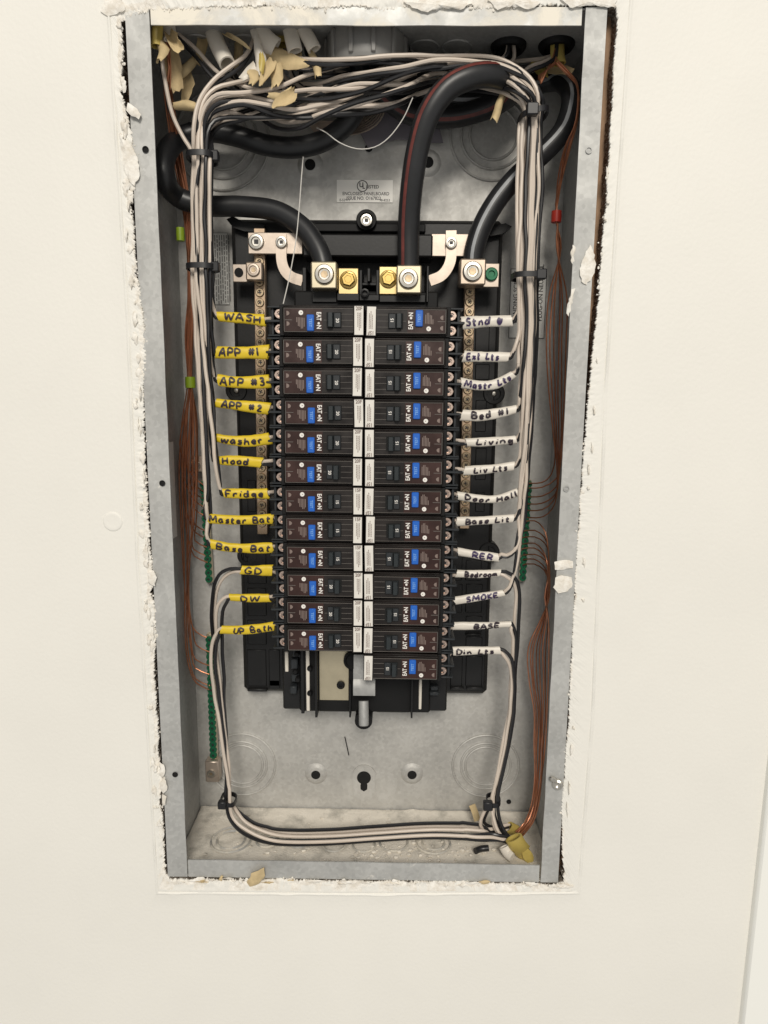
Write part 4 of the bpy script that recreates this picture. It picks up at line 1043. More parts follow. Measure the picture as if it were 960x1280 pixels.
def bundle_right(j, col):
    (x0, y0), (x1, y1) = SR[j][1][0], SR[j][1][-1]
    if j == 10: jj = 8.6
    else: jj = j
    b = col == 'wblack'; o = (3.4 if b else 0); dz = (4.5 if b else 0); rnd = random.Random(50 + j * 2 + b); lay = {0: 6, 1: 3, 2: 6, 3: 3, 4: 6, 5: 2, 6: 0, 7: 0, 8: 4, 10: 6}[j]
    if j in FRONT_R: dz = -2.5 if b else 3.0
    pts = [(564, y0 + (3 if b else -3), SD - 6), (x0 - 3, y0 + (1.8 if b else -1.8), SD + .8)] + [(x, y + (1.3 if b else -1.3), SD + 1.0) for x, y in SR[j][1]] + [(x1 + 4, y1 + (-1 if b else -4), SD)]
    tgt = {0: 648, 1: 649, 2: 648, 3: 650, 4: 652, 5: 652, 6: 653, 7: 650, 8: 648, 10: 652}[j]
    if j == 8: pts += [(634, 694.5 + o * .5, SD), (643, 688 + o * .4, SD - 2), (649 - o * .3, 672, SD - 2)]
    elif j == 10: pts += [(638, 733, SD - 1), (643 - o * .4, 718, SD), (648 - o * .4, 690, SD)]
    else: pts += [(min(x1 + 8, tgt), y1 - 12, SD - 2)]
    pts.append((tgt + o, y1 - 34 if j not in (8, 10) else 648, 32 + lay + dz))
    bx = lambda y: (646 + 2.6 * jj) if y < 400 else (649 + 2.2 * jj)
    yb = pts[-1][1]
    for y in (600, 560, 500, 450, 400):
        if y < yb - 22:
            t = max(0, min(1, (y - 345) / max(yb - 345, 1))); pts.append((lerp(bx(y), tgt, t ** 2) + o + rnd.uniform(-1, 1), y, 27 + lay + dz))
    if yb > 372: pts.append((645 + 2.6 * jj + o, 346, 24 + lay + dz))
    pts.append((646 + 2.7 * jj + o, 300, 23 + lay + dz))
    pts.append((647 + 3.0 * jj + o + rnd.uniform(-2, 2), 230, 22 + lay + dz))
    pts.append((651 + 2.5 * jj + o * .8, 150, 20 + lay + dz))
    key = 8 if j == 10 else j
    for k, (x, y, d) in enumerate(TOPR[key]):
        f = min(1, k / 2); dy = 6 if j == 10 else 0
        pts.append((x + o * (1 - f) + (2 if j == 10 else 0), y + (5.0 * f if b else 0) * (1 if y > 60 else .3) + dy + (rnd.uniform(-.8, .8) + (1 if j in (8, 7) else 5.5) * math.sin(x / 37 + j * 2.3 + b * 1.3)) * f * (1 if x < 590 and y > 60 else .25), d + ((3 if j not in (1, 4, 6, 10) else -4) if b else 0) + (5 if j == 10 else 0) + 5 * f * math.sin(x / 47 + j * 1.7 + b)))
    return [(x, y, d + 20) if 515 < x < 626 and y > 86 and y < 150 else (x, y, d) for x, y, d in pts]
for i in range(9):
    for col, nm in (('wwhite', 'white'), ('wblack', 'black')):
        wire(bundle_left(i, col), col, '%s insulated wire running up from the yellow %s sleeve%s' % (nm, SL[i][0], WH.get(SL[i][0], '')))
for j in (0, 1, 2, 3, 4, 5, 6, 7, 8, 10):
    for col, nm in (('wwhite', 'white'), ('wblack', 'black')):
        wire(bundle_right(j, col), col, '%s insulated wire running from the white %s sleeve up to the top' % (nm, SR[j][0].replace(' ~', '')))
# circuits fed from the bottom
def low(pts, col, txt, side):
    sl = [a[1] for a in SL + SR if a[0] == txt][0]; xa, xb = min(p[0] for p in sl), max(p[0] for p in sl)
    mid = sl[len(sl) // 2]; sg = 1.4 if col == 'wblack' else -1.4
    if txt == 'Bedroom': sg = -sg
    if txt in ('GD', 'BASE', 'Din Lts'): sg = -sg
    ins = [(x, y + sg, SD + 1) for x, y in (sl if side == 'white' else sl[::-1])]
    pts = pts[:1] + ins + pts[3:]
    wire(pts, col, '%s insulated wire dropping from the %s %s sleeve to the bottom' % ('white' if col == 'wwhite' else 'black', side, txt))
runw = [(290,1018,40),(303,1034,36),(325,1046,34),(352,1052,32),(410,1052,30),(470,1048,30),(540,1044,30),(600,1046,28),(628,1049,30),(646,1052,34)]
def run(dx, dy, dd, end): return [(x + dx, y + dy, d + dd) for x, y, d in runw[:-2]] + end
E1 = lambda a, b: [(612 + a, 1042 + b, 46), (636 + a, 1036 + b, 52)]
E2 = lambda a, b: [(622 + a, 1047 + b, 32), (648 + a, 1053 + b, 36)]
low([(346,710,30),(335,711,SD),(303,711,SD),(288,711,38),(275,718,40),(267,736,44),(265,762,48),(268,810,54),(274,860,56),(281,920,56),(284,970,54),(285,1000,48)] + run(-1, -15, 22, E1(0, -3)), 'wblack', 'GD', 'yellow')
low([(346,716,30),(335,715,SD),(303,714.5,SD),(290,715,42),(278,724,46),(270,742,50),(268,770,54),(272,820,60),(277,870,60),(283,930,60),(285,972,58),(287,1000,52)] + run(1, -11, 26, E1(1, -6)), 'wwhite', 'GD', 'yellow')
low([(346,744,30),(335,745.5,SD),(289,744.5,SD),(280,748,38),(273,757,40),(270,775,44),(270,805,48),(275,850,52),(280,900,52),(284,940,50),(287,972,48),(288,1000,44)] + run(4, -7, 10, E1(2, 1)), 'wwhite', 'DW', 'yellow')
low([(346,751,30),(335,749.5,SD),(290,749,SD),(284,753,38),(278,765,42),(277,790,46),(279,830,52),(281,880,54),(283,930,54),(284,970,52),(284,1000,48)] + run(-3, -2, 10, E2(-2, -4)), 'wblack', 'DW', 'yellow')
low([(346,779,30),(340,781,SD),(279,785,SD),(271,790,38),(266,802,40),(264,825,42),(267,860,46),(273,900,46),(280,945,44),(284,975,42),(286,1000,40)] + run(0, 0, 0, E2(0, 0)), 'wwhite', 'UP Bath', 'yellow')
low([(346,787,30),(340,785,SD),(281,789,SD),(274,795,38),(270,808,42),(269,830,44),(273,870,48),(279,915,48),(283,960,46),(282,1000,44)] + run(-5, 3, 4, E2(2, 4)), 'wblack', 'UP Bath', 'yellow')
low([(562,720,30),(568,719,SD),(622,719,SD),(632,720,SD),(641,728,38),(645,745,42),(643,780,46),(640,840,50),(637,890,52),(628,945,50),(620,980,46),(614,1000,44),(604,1014,44),(600,1030,46),(612,1042,48),(630,1040,50)], 'wwhite', 'Bedroom', 'white')
low([(562,714,30),(568,714.5,SD),(622,713.5,SD),(633,714,SD),(644,722,38),(649,742,42),(648,780,46),(645,840,50),(641,890,52),(632,945,50),(623,980,46),(617,1000,44),(609,1014,46),(606,1028,50),(618,1034,52),(634,1034,54)], 'wblack', 'Bedroom', 'white')
low([(562,780,30),(568,781,SD),(634,779,SD),(641,782,SD),(645,795,40),(644,830,44),(640,880,48),(633,930,50),(623,978,46),(618,1000,44),(620,1025,42),(628,1042,40),(640,1050,38)], 'wblack', 'BASE', 'white')
low([(562,786,30),(568,784,SD),(634,782,SD),(638,788,SD),(641,800,40),(639,840,44),(637,880,48),(628,935,48),(619,980,44),(614,1000,42),(618,1028,38),(627,1045,36),(642,1056,36)], 'wwhite', 'BASE', 'white')
low([(562,811,30),(568,812,SD),(622,811,SD),(631,814,SD),(639,823,36),(643,842,38),(643,875,42),(636,930,42),(625,980,40),(621,1000,38),(625,1024,36),(633,1042,34),(644,1054,34)], 'wblack', 'Din Lts', 'white')
low([(562,818,30),(568,816,SD),(622,815,SD),(630,819,SD),(636,829,38),(639,848,42),(638,880,44),(631,930,46),(621,980,44),(617,1000,42),(617,1028,40),(624,1044,38),(638,1058,36)], 'wwhite', 'Din Lts', 'white')

# ------------------------------------------------------------------ cable ties
def tie(x, y, hw, d, hd, label, head=(1, 0), tilt=0.0, hs=.0042):
    c = P(x, y, d); a_ = hw * .00072; r_ = root('cable_tie', c, label, 'cable tie', 'cable ties')
    n = 36; vs = []; fs = []
    for k in range(n):
        a = 2 * math.pi * k / n; ca = abs(math.cos(a)) ** .7 * math.copysign(1, math.cos(a)); sa = abs(math.sin(a)) ** .7 * math.copysign(1, math.sin(a))
        for rr, hz in ((0, -.0022), (0, .0022), (.0011, .0022), (.0011, -.0022)):
            vs.append(c + Vector((ca * (a_ + rr), sa * (hd * mm + rr), hz + tilt * ca * a_)))
    for k in range(n):
        for j in range(4): fs.append((k * 4 + j, k * 4 + (j + 1) % 4, ((k + 1) % n) * 4 + (j + 1) % 4, ((k + 1) % n) * 4 + j))
    mb = MB(); mb.add(vs, fs); obj('strap', mb, M['tie'], r_)
    h = c + Vector((head[0] * a_, head[1] * hd * mm - (.002 if head[0] else 0), tilt * head[0] * a_))
    obj('head', MB().box(h.x - hs, h.x + hs, h.y - .0035, h.y + .003, h.z - hs, h.z + hs, .0009), M['tie'], r_)
    return r_
tie(253, 198, 15, 27, 14, 'upper black cable tie on the wire bundle beside the yellow sleeves', (1, -.2))
tie(253, 335, 16, 31, 13, 'lower black cable tie on the wire bundle above the yellow WASH sleeve', (1, -.2))
tie(666, 146, 15, 27, 14, 'upper black cable tie on the wire bundle beside the grey striped cable', (-.35, -1), .25, .0046)
tie(659, 346, 17, 30, 14, 'lower black cable tie on the wire bundle above the white Stnd sleeve', (.75, -.7), 0)
tie(286, 999, 9, 47, 9, 'black cable tie beside the dusty lower left corner of the box', (-.6, -.9), -.25, .004)
tie(616.5, 1000, 8, 44, 9, 'black cable tie above the two yellow jackets at the bottom', (-1.1, -.6), .15, .0046)

# ------------------------------------------------------------------ heavy feeder cables
def cable(pts, r, label, stripe=None, sname='stripe', soff=(0, -1), name='feeder_cable'):
    w_ = [PI_(x, y, d, r) for x, y, d in pts]
    c = w_[len(w_) // 2]
    r_ = root(name, w_[-1], label, 'cable', None)
    line = spline(w_, .004)
    obj('insulation', MB().tube(line, r, n=22, smooth=False), M['cable'], r_)
    if stripe:
        # a stripe moulded along the insulation on the side given by soff (in-plane, towards camera)
        vs = []; fs = []; n = len(line); prev = None
        for i, p in enumerate(line):
            T_ = (line[min(i + 1, n - 1)] - line[max(i - 1, 0)]).normalized(); Y = Vector((0, -1, 0)); Y = (Y - T_ * Y.dot(T_))
            if Y.length < .25: Y = prev or Vector((1, 0, 0)); Y = (Y - T_ * Y.dot(T_))
            Y.normalize(); prev = Y; N_ = T_.cross(Y)
            for da in (-.16, -.06, .06, .16):
                a = soff + da * (1 + .2 * noise.noise(Vector((i * .2, 1, 1))))
                vs.append(p + (Y * math.cos(a) + N_ * math.sin(a)) * (r + .00022))
        for i in range(n - 1):
            for j in range(3): fs.append((i * 4 + j, i * 4 + j + 1, i * 4 + j + 5, i * 4 + j + 4))
        mb = MB(); mb.add(vs, fs); obj(sname, mb, M[stripe], r_, fix=False)
    return r_
cable([(448,60,46),(450,110,62),(441,144,68),(412,172,72),(375,184,74),(335,182,74),(295,170,72),(258,164,70),(228,172,66),(208,192,56),(206,222,56),(222,246,62),(258,257,66),(300,258,66),(345,264,62),(378,284,56),(397,310,50),(404,330,47),(405,345,47)],
      .0088, 'thick black feeder cable looping over on the left above the lugs')
cable([(462,60,50),(476,112,74),(510,140,80),(560,146,82),(605,136,80),(635,120,66),(644,106,48),(625,95,28),(592,95,18),(560,110,16),(536,142,18),(523,182,24),(515,230,32),(511,280,42),(510.5,325,46),(510.5,345,47)],
      .0094, 'thick black feeder cable with a red stripe running down to its lug', 'red', 'red_stripe', .55)
cable([(470,60,54),(515,110,84),(570,126,88),(620,122,88),(660,108,82),(695,100,74),(712,112,66),(714,134,60),(703,164,56),(675,195,54),(645,222,54),(620,252,54),(602,284,54),(593,312,54),(591,332,55),(590.5,342,55)],
      .0088, 'thick black neutral cable with a grey stripe sweeping down to its lug', 'grey', 'grey_stripe', .25)

# fan of fine bare strands beside the conduit
for k in range(9):
    t = k / 8
    pts = [PI_(lerp(486, 470, t), 100, 78), PI_(lerp(482, 464, t), lerp(135, 128, t), 84), PI_(lerp(470, 450, t), lerp(156, 143, t), 88), PI_(lerp(446, 432, t), lerp(167, 150, t), 90), PI_(lerp(420, 405, t), lerp(168, 152, t), 92), PI_(lerp(392, 380, t), lerp(164, 148, t), 94)]
    tag(obj('bare_strand', MB().tube(pts, .0008, n=6, step=.005), M['strand']), 'fine bare conductor strand fanned out behind the looping cable', 'bare strand', 'bare strands under the conduit')
tag(obj('string', MB().tube([P(516,122,22), P(504,148,24), P(486,172,26), P(468,184,28), P(446,186,30), P(424,178,30), P(408,166,30), P(396,160,40)], .00045, n=6), M['string']), 'thin white string hanging in a loop over the grey card', 'string')
tag(obj('pull_string', MB().tube([P(379,196,52), P(377,220,50), P(374,260,48), P(370,300,46), P(362,345,42), P(354,380,34)], .0005, n=6), M['string']), 'thin pale string hanging down past the tinned J strap', 'string')

# ------------------------------------------------------------------ bare copper ground wires
def copper(pts, label, r=.00068, group='bare copper ground wires', rs=0):
    rnd = random.Random(rs)
    w_ = [PI_(x + rnd.uniform(-1.0, 1.0), y, d + rnd.uniform(-3, 3), .0015) for x, y, d in pts]
    tag(obj('copper_wire', MB().tube(w_, r, n=6, step=.006), M['copper']), label, 'copper wire', group)
lA = [('f', y) for y in (606, 614, 624, 634, 645, 664, 673, 684, 695, 703)]
for k, (_, ye) in enumerate(lA):
    t = k / (len(lA) - 1); s = (k * 7 % 10) / 9
    xe = 254 + (ye - 600) * .06
    copper([(206 + 6 * s, 60 + 20 * t, 40), (209 + 6 * s, 120, 46), (219 + 8 * s, 190, 62), (228 + 8 * s, 245, 74), (233 + 6 * s, 300, 78), (235 + 6 * s, 370, 80), (233 + 8 * s, 420, 80), (236 + 4 * s, 478, 76),
            (229 + 17 * s, 525, 70 + 14 * t), (224 + 22 * s, ye - 52, 66 + 18 * t), (232 + 12 * s, ye - 26, 80), (243, ye - 8, 84), (xe, ye, 91)], 'bare copper ground wire curving into the ground bar beside the GD wire', rs=k)
for k, ye in enumerate((798, 815, 832, 843, 857, 862)):
    s = (k * 5 % 6) / 5
    xe = 262
    copper([(204 + 8 * s, 90 - 8 * k, 40), (208 + 7 * s, 130, 46), (217 + 9 * s, 195, 62), (226 + 9 * s, 245, 74), (232 + 7 * s, 300, 78), (234 + 7 * s, 370, 80), (232 + 9 * s, 420, 80), (235 + 5 * s, 478, 76),
            (227 + 18 * s, 530, 72), (223 + 22 * s, 590, 68), (226 + 17 * s, 650, 70), (230 + 7 * s, 710, 76), (231 + 6 * s, ye - 60, 78), (236 + 5 * s, ye - 28, 82), (245, ye - 8, 86), (xe, ye, 90)], 'bare copper ground wire reaching down to the long ground bar', rs=k + 30)
rA = (604, 610, 621, 630, 638, 647)
for k, ye in enumerate(rA):
    s = (k * 5 % 6) / 5
    copper([(690 + 6 * s, 74, 40), (712 + 4 * s, 96, 34), (723, 112, 18), (721, 150, 14), (712 - 6 * s, 185, 34), (703 - 5 * s, 225, 52), (697 - 2 * s, 255, 60), (695 + 2 * s, 271, 60), (696 - 6 * s + 6, 310, 60), (686 + 22 * s, 370, 58), (683 + 25 * s, 430, 58),
            (686 + 20 * s, 490, 58), (692 + 11 * s, 540, 58), (695 + 6 * s, ye - 34, 60), (690 + 5 * s, ye - 12, 66), (678, ye - 1, 76), (658 - (ye - 600) * .05, ye, 93)], 'bare copper ground wire coming down through the red tape to its ground bar', rs=k + 60)
rB = (652, 664, 672, 680, 686, 694, 700, 706)
for k, ye in enumerate(rB):
    s = (k * 3 % 8) / 7
    copper([(657 - (ye - 600) * .05, ye, 93), (668, ye - 1, 82), (678 + 3 * s, ye + 7, 72), (684 + 2 * s, ye + 22, 64), (686 - 4 * s, 746, 62), (676 + 10 * s, 775, 62), (660 + 26 * s, 810, 62), (661 + 25 * s, 850, 62), (667 + 17 * s, 890, 62), (667 + 15 * s, 930, 60), (668 + 10 * s, 970, 56), (664 + 9 * s, 1005, 52), (656 + 10 * s, 1028, 48), (645 + 8 * s, 1040 + 6 * s, 46)],
           'bare copper ground wire rising from the yellow jackets to the ground bar', rs=k + 90)
def wrap(x, y, hw, hh, d, m, label, cat='tape'):
    c = P(x, y, d); a_ = hw * .00078; h = hh * .00078
    tag(obj('tape_wrap' if cat == 'tape' else 'marker_clip', MB().lathe([(a_ * .7, -h), (a_, -h), (a_ * 1.04, 0), (a_, h), (a_ * .7, h)], c, (0, 0, 1), n=16), M[m]), label, cat)
wrap(695.5, 271, 5.6, 6, 60, 'redtape', 'red tape wrapped round the bare copper ground wires')
wrap(238, 478, 6, 6.5, 76, 'greentape', 'green tape wrapped round the copper wires beside the APP #3 sleeve')
wrap(225.5, 293, 4.5, 7, 52, 'greentape', 'small green tape wrap beside the wires above the lower cable tie')

# ------------------------------------------------------------------ cable jackets, paper strips and entries at the top and the bottom
def ribbon(name, pts, wds, m, label, cat, group=None, tw=0.0, curl=.25, seed=0):
    """a strip of paper or jacket with some thickness, cupped across"""
    line = spline([PI_(*p) for p in pts], .003); n = len(line); vs = []; fs = []; K = 5
    rnd = random.Random(seed)
    for i, p in enumerate(line):
        t = i / (n - 1); T_ = (line[min(i + 1, n - 1)] - line[max(i - 1, 0)]).normalized()
        N_ = T_.cross(Vector((0, 1, 0)));
        if N_.length < .1: N_ = Vector((1, 0, 0))
        N_.normalize(); B_ = T_.cross(N_)
        a = tw * (t - .5) * 2 + .3 * noise.noise(Vector((t * 3, seed, 0))); N2 = N_ * math.cos(a) + B_ * math.sin(a); B2 = T_.cross(N2)
        k = t * (len(wds) - 1); q = min(int(k), len(wds) - 2); wd = lerp(wds[q], wds[q + 1], k - q) * mm / 2
        for side in (0, 1):
            for j in range(K):
                s = j / (K - 1) * 2 - 1
                e = (rnd.uniform(-.0022, .0022) if i in (0, n - 1) else 0)
                vs.append(p + N2 * (s * wd * (1 + .12 * noise.noise(Vector((t * 9, seed, s))))) + B2 * (curl * wd * s * s * (1 if seed % 2 else -1) + side * .0006) + T_ * e)
    W2 = 2 * K
    for i in range(n - 1):
        a = i * W2; b = a + W2
        for j in range(K - 1):
            fs.append((a + j, a + j + 1, b + j + 1, b + j)); fs.append((a + K + j, b + K + j, b + K + j + 1, a + K + j + 1))
        fs.append((a, b, b + K, a + K)); fs.append((a + K - 1, a + 2 * K - 1, b + 2 * K - 1, b + K - 1))
    e = (n - 1) * W2
    for j in range(K - 1): fs.append((j, K + j, K + j + 1, j + 1)); fs.append((e + j, e + j + 1, e + K + j + 1, e + K + j))
    mb = MB(); mb.add(vs, fs)
    return tag(obj(name, mb, M[m], sharp=60), label, cat, group)
KG = 'torn paper strips from the cable jackets'
def paper(pts, wds, label, tw=.3, curl=.35, seed=0, m='kraft'): return ribbon('paper_strip', pts, [w * .78 for w in wds], m, label, 'paper strip', KG, tw, curl, seed)
def jk(pts, r, m, label, flat=None, hollow=2):
    w_ = [PI_(*p) for p in pts]
    return tag(obj('cable_jacket', MB().tube(w_, r, n=14, step=.004, flat=flat, hollow=hollow), M[m]), label, 'cable jacket')
# left corner
jk([(197,28,14),(196,44,14),(195,58,12)], .005, 'yjacket', 'yellow cable jacket cut off in the upper left corner', (.0046, .003))
jk([(210,26,22),(211,38,22),(213,48,20)], .005, 'jacket', 'white cable jacket cut off beside the yellow one in the upper left corner', (.0056, .0032))
paper([(212,44,18),(220,54,14),(229,61,10)], [8, 13, 11], 'curled cream paper strip sticking out near the upper left corner', .4, 1.0, 1, 'kraft')
paper([(199,46,14),(203,58,10),(197,74,8)], [7, 12, 7], 'crumpled cream paper below the yellow jacket in the upper left corner', .9, .8, 2, 'kraft')
paper([(213,56,30),(217,84,30),(224,112,32)], [13, 19, 13], 'wide brown paper strip hanging behind the upper left wires', .2, .4, 3)
paper([(244,74,40),(228,88,34),(212,98,30)], [8, 11, 9], 'brown paper strip lying crosswise behind the upper left wires', .3, .5, 4)
paper([(232,86,44),(236,108,42),(232,128,40)], [9, 14, 8], 'narrow brown paper end below the crosswise paper strip', .3, .5, 5)
paper([(216,130,30),(230,129,26),(244,134,24)], [8, 11, 8], 'curled brown paper lying above the upper left cable tie', .2, .9, 6)
paper([(252,40,46),(254,60,42),(250,82,40)], [7, 12, 9], 'torn brown paper hanging in the dark beside the open tube', .5, .6, 21)
paper([(296,40,50),(298,60,46),(292,84,42)], [6, 10, 7], 'torn brown paper hanging between the open tube and white jackets', .5, .6, 22)
for k in range(5):
    copper([(208 + k * 1.5, 40 + 3 * k, 26 + k), (207 + k * 1.2, 62, 24 + k), (210 + k * .8, 84, 24 + k), (208 + k, 112, 28 + k)], 'bare copper wire end hanging in the upper left corner', rs=k + 200)
# the grey tube with an open mouth
jk([(266,24,40),(267,42,36),(273,58,30),(284,80,22)], .0066, 'jacket', 'pale tubular cable jacket with an open round mouth', None, 4)
paper([(282,44,28),(292,48,24),(304,54,24),(312,60,24)], [7, 4, 3], 'twisted cream paper sliver between the open tube and the white jackets', .8, .4, 7, 'kraft')
# cables entering further right
jk([(323,22,34),(325,38,30),(332,50,28),(345,60,28)], .006, 'jacket', 'white cable jacket splayed open where the outermost bundle wires enter', (.0080, .004), 2)
jk([(360,22,34),(363,38,30),(366,52,26),(369,64,24)], .0055, 'jacket', 'white cable jacket hanging next to the grey conduit nut on its far side', (.0060, .0035))
jk([(373,22,34),(379,36,30),(387,50,26),(393,62,24)], .0055, 'jacket', 'white cable jacket hanging right beside the grey conduit nut', (.0056, .0035))
paper([(320,36,26),(322,54,20),(324,72,16),(321,92,14)], [4, 8, 12, 7], 'pale torn jacket strip hanging under the splayed white jacket', .6, .8, 8, 'jacket')
paper([(326,68,13),(328,80,12),(328,92,11)], [4, 7, 4], 'small yellow jacket tip hanging among the paper strips', .4, .5, 9, 'yjacket')
jk([(350,30,44),(352,44,42),(352,56,40)], .007, 'yjacket', 'yellow cable jacket behind the white jackets at the top', (.0080, .004))
paper([(330,54,30),(344,68,26),(362,76,22),(384,80,20)], [8, 20, 16, 6], 'broad brown paper strip spread below the splayed white jacket', .2, .35, 10)
paper([(340,76,18),(334,92,14),(327,106,10)], [8, 12, 6], 'brown paper strip slanting down between the upper wires', .5, .5, 11)
paper([(347,78,20),(346,94,16),(343,108,12)], [9, 13, 8], 'brown paper strip hanging straight between the upper wires', .4, .4, 12)
paper([(318,82,20),(312,94,16),(303,102,14)], [6, 11, 8], 'pale paper end tucked under the outermost bundle wires', .5, .6, 13, 'jacket')
paper([(366,112,12),(354,120,9),(337,117,7)], [6, 11, 6], 'folded tan paper leaf lying on the upper wires', .5, .7, 14)
paper([(368,116,10),(358,127,7),(343,135,5)], [8, 15, 8], 'wide folded tan paper leaf hanging over the upper wires', .5, .7, 15)
paper([(388,62,28),(395,80,20),(397,94,16)], [6, 9, 7], 'tan paper end beside the conduit nut above the wires', .3, .6, 16)
paper([(311,92,14),(320,97,11),(317,106,9)], [6, 11, 7], 'light tan paper scrap resting on the upper left wires', .5, .6, 17, 'kraft')
paper([(366,60,36),(372,74,30),(371,88,26)], [7, 12, 8], 'torn brown paper below the pair of white jackets', .4, .6, 23)
# right corner
paper([(634,104,40),(626,126,34),(618,148,28)], [6, 8, 8], 'tan paper strip folded lengthwise hanging above the round knockout', .1, .8, 18)
paper([(672,86,60),(700,88,52),(716,92,40)], [9, 11, 8], 'brown paper strip lying under the entry of the right corner', .2, .3, 19)
paper([(664,76,58),(676,86,54),(680,96,50)], [9, 12, 8], 'yellowish paper strip below the right corner cable entry', .3, .4, 20, 'yjacket')
jk([(700,36,50),(697,52,46),(697,70,42),(699,80,40)], .006, 'yjacket', 'yellow cable jacket with a torn end coming through the right corner entry', (.0058, .003))
jk([(637,34,52),(637,44,50),(637,52,48)], .005, 'jacket', 'white cable jacket just showing in the entry above the right bundle', (.0052, .003))
for k in range(4):
    copper([(694, 60 + 3 * k, 42), (690 + 2 * k, 76 + k, 38), (682 - 3 * k, 92 + k, 34 + 2 * k), (676, 104, 36)], 'bare copper wire end below the right corner entry', rs=k + 220)
# bottom
jk([(660,1070,44),(655,1065,34),(647,1056,26),(642,1047,26)], .0066, 'yjacket', 'yellow cable jacket rising from the box floor with its wires', (.0085, .005))
jk([(648,1042,56),(643,1038,52),(635,1034,48)], .006, 'yjacket', 'short yellow cable jacket behind the other one at the bottom', (.0066, .004))
jk([(640,1072,26),(634,1066,26),(630,1058,28)], .005, 'jacket', 'white cable jacket lying beside the yellow jacket at the bottom', (.005, .003))
jk([(594,1064,40),(601,1061,36),(611,1060,34)], .003, 'wblack', 'black cable stub lying on the dusty floor of the box', None)

# entries through the top panel
def bushing(px, d, rad, label):
    p = P(px, 48, d); z = BZ1
    n = 28; mb = MB()
    mb.lathe([(rad * .75, -.001), (rad * 1.15, -.001), (rad * 1.15, .0015), (rad * 1.0, .0042), (rad * .82, .0045), (rad * .72, .003), (rad * .7, 0)], (p.x, d * mm, z), (0, 0, -1), n=n)
    r_ = root('cable_entry', (p.x, d * mm, z - .008), label, 'cable entry', 'cable entries in the top')
    obj('bushing_ring', mb, M['blackm'], r_)
    obj('entry_opening', MB().lathe([(rad * .74, -.0008), (rad * .74, .0012), (0, .0012)], (p.x, d * mm, z), (0, 0, -1), n=n), M['hole'], r_)
bushing(636, 52, .0130, 'round black cable entry in the top above the right bundle')
bushing(696, 50, .0130, 'round black cable entry in the top at the right corner')
p = P(458, 48, 46); zc = BZ1
r_ = root('conduit_fitting', (p.x, .046, zc - .03), 'grey plastic conduit nut with ribs at the top of the box', 'conduit fitting')
mb = MB(); n = 60; vs = []; fs = []
prof = [(.0285, -.001), (.0325, .000), (.0335, .004), (.0335, .022), (.0325, .0255), (.0300, .0265), (.0275, .026), (.0268, .020), (.0265, .0)]
obj('nut_body', mb.lathe(prof, (p.x, .046, zc), (0, 0, -1), n=n), M['pvc'], r_)
for k in range(12):
    a = 2 * math.pi * k / 12 + .2
    Mx = Matrix.Translation((p.x + math.cos(a) * .0338, .046 + math.sin(a) * .0338, zc - .0125)) @ Matrix.Rotation(a, 4, 'Z')
    obj('nut_rib', MB().box(-.0012, .0016, -.0018, .0018, -.0105, .0105, .0006, M=Mx), M['pvc'], r_)
obj('conduit_mouth', MB().lathe([(.0266, -.001), (.0266, .004), (0, .004)], (p.x, .046, zc), (0, 0, -1), n=40), M['hole'], r_)

# ------------------------------------------------------------------ cards and stickers
w_ = [P(x, y, 97) for x, y in ((450,166),(478,128),(500,118),(530,128),(547,150),(554,178),(537,178.5),(512,175),(498,174),(485,176.5),(474,181),(461,186.5))]
tag(obj('grey_card', MB().prism([(p.x, p.z) for p in w_], .097, .0982), M['card']), 'dark grey card tucked behind the red striped cable', 'card')
def sticker(name, label, x0, x1, y0, y1, m, y=BD - .0006):
    b = pbox(x0, x1, y0, y1, 103.4, 103.9, .0)
    r_ = root(name, ((b[0] + b[1]) / 2, .1034, b[4]), label, 'sticker')
    obj('sticker_sheet', MB().box(b[0], b[1], .1032, .1039, b[4], b[5]), M[m], r_)
    return r_, b
r_, b = sticker('approval_sticker', 'white approval sticker reading ENCLOSED PANELBOARD on the back panel', 421, 491, 225, 253, 'paperwhite')
cx = (b[0] + b[1]) / 2; top = b[5]; y = .10305
mb = MB()
put_text(mb, 'ENCLOSED PANELBOARD', .0041, (cx + .001, y, top - .0122), (1, 0, 0), (0, 0, 1), .012, .92)
put_text(mb, 'ISSUE NO. O167823', .0041, (cx - .001, y, top - .0162), (1, 0, 0), (0, 0, 1), .012, .92)
put_text(mb, 'E-52977', .0030, (b[0] + .0075, y, b[4] + .0018), (1, 0, 0), (0, 0, 1), .01)
put_text(mb, '98-8253', .0030, (b[1] - .0075, y, b[4] + .0018), (1, 0, 0), (0, 0, 1), .01)
put_text(mb, 'LISTED', .0040, (cx + .0072, y, top - .0062), (1, 0, 0), (0, 0, 1), .015)
put_text(mb, 'U', .0056, (cx - .0032, y, top - .0046), (1, 0, 0), (0, 0, 1), .03)
put_text(mb, 'L', .0050, (cx - .0010, y, top - .0062), (1, 0, 0), (0, 0, 1), .03)
n = 30; vs = []; fs = []
for k in range(n):
    a = 2 * math.pi * k / n
    for rr in (.0044, .0052): vs.append((cx - .0022 + math.cos(a) * rr, y, top - .0054 + math.sin(a) * rr))
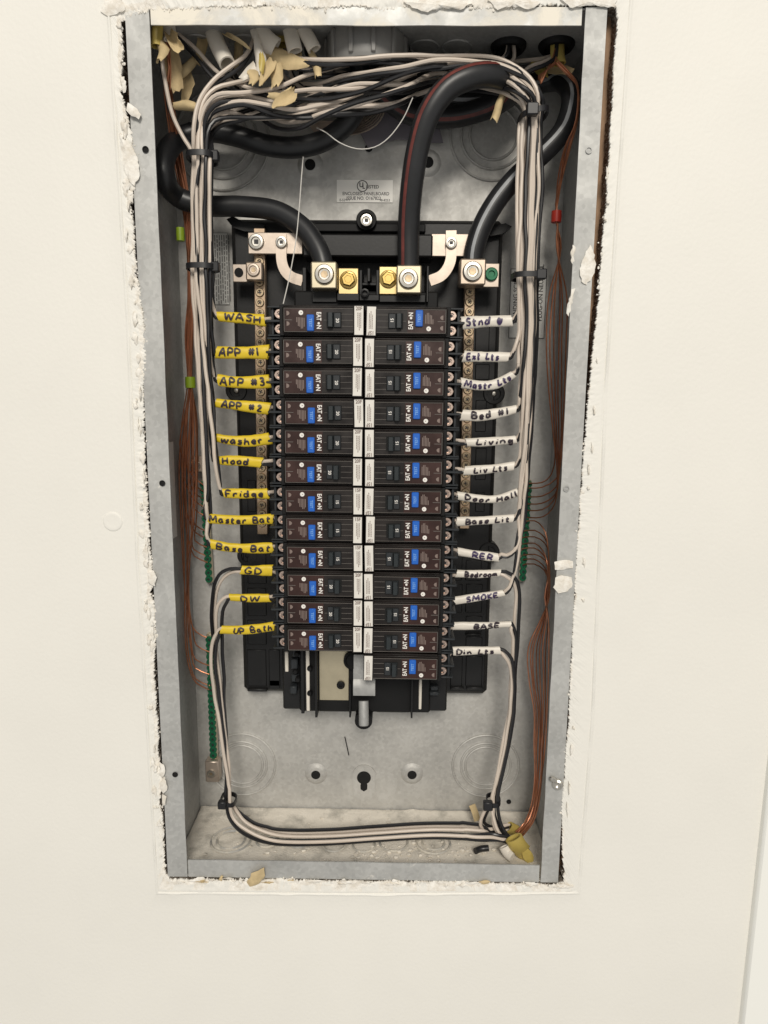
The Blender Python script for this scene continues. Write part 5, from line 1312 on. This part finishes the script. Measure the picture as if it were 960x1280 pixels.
for k in range(n): fs.append((2 * k, 2 * k + 1, 2 * ((k + 1) % n) + 1, 2 * ((k + 1) % n)))
mb.add(vs, fs)
obj('lettering', mb, M['ink'], r_, fix=False)
r_, b = sticker('instruction_sticker', 'clear sticker reading PLUG-ON NEUTRAL behind the wires of the white sleeves', 637, 682, 336, 423, 'label')
mb = MB()
for x0, x1, z0, z1 in ((b[0], b[1], b[4], b[4] + .0005), (b[0], b[1], b[5] - .0005, b[5]), (b[0], b[0] + .0005, b[4], b[5]), (b[1] - .0005, b[1], b[4], b[5])): mb.box(x0, x1, .1030, .1033, z0, z1)
put_text(mb, 'PLUG-ON NEUTRAL', .0058, (b[1] - .0050, y, (b[4] + b[5]) / 2 + .010), (0, 0, 1), (-1, 0, 0), .015)
put_text(mb, 'BONDING SCREW', .0058, (b[0] + .0056, y, (b[4] + b[5]) / 2 + .006), (0, 0, 1), (-1, 0, 0), .015)
for k in range(10): mb.box(b[1] - .0125, b[1] - .0105 - .0004 * (k % 3), .1030, .1033, b[4] + .008 + k * .0024, b[4] + .0086 + k * .0024)
obj('lettering', mb, M['ink'], r_, fix=False)
r_, b = sticker('instruction_sticker', 'grey printed sticker behind the wire bundle above the yellow WASH sleeve', 261, 286, 291, 381, 'label')
mb = MB()
for k, (f0, f1) in enumerate(((.05, .40), (.05, .40), (.05, .40), (.05, .40), (.45, .98), (.45, .98))):
    pass
for c_ in range(9):
    x = b[0] + .0018 + c_ * .0022; z = b[5] - .002
    while z > b[4] + .003:
        L = random.uniform(.002, .007); mb.box(x, x + .0009, .1030, .1033, z - L, z); z -= L + .0012
for x0, x1, z0, z1 in ((b[0], b[1], b[4], b[4] + .0004), (b[0], b[1], b[5] - .0004, b[5]), (b[0], b[0] + .0004, b[4], b[5]), (b[1] - .0004, b[1], b[4], b[5])): mb.box(x0, x1, .1030, .1033, z0, z1)
obj('lettering', mb, M['pvc'], r_, fix=False)
mb = MB().box(BX0 + .0002, BX0 + .0008, .028, .062, -.055, .035)
tag(obj('side_sticker', mb, M['label']), 'plain pale sticker on the side panel beside the copper wires', 'sticker')
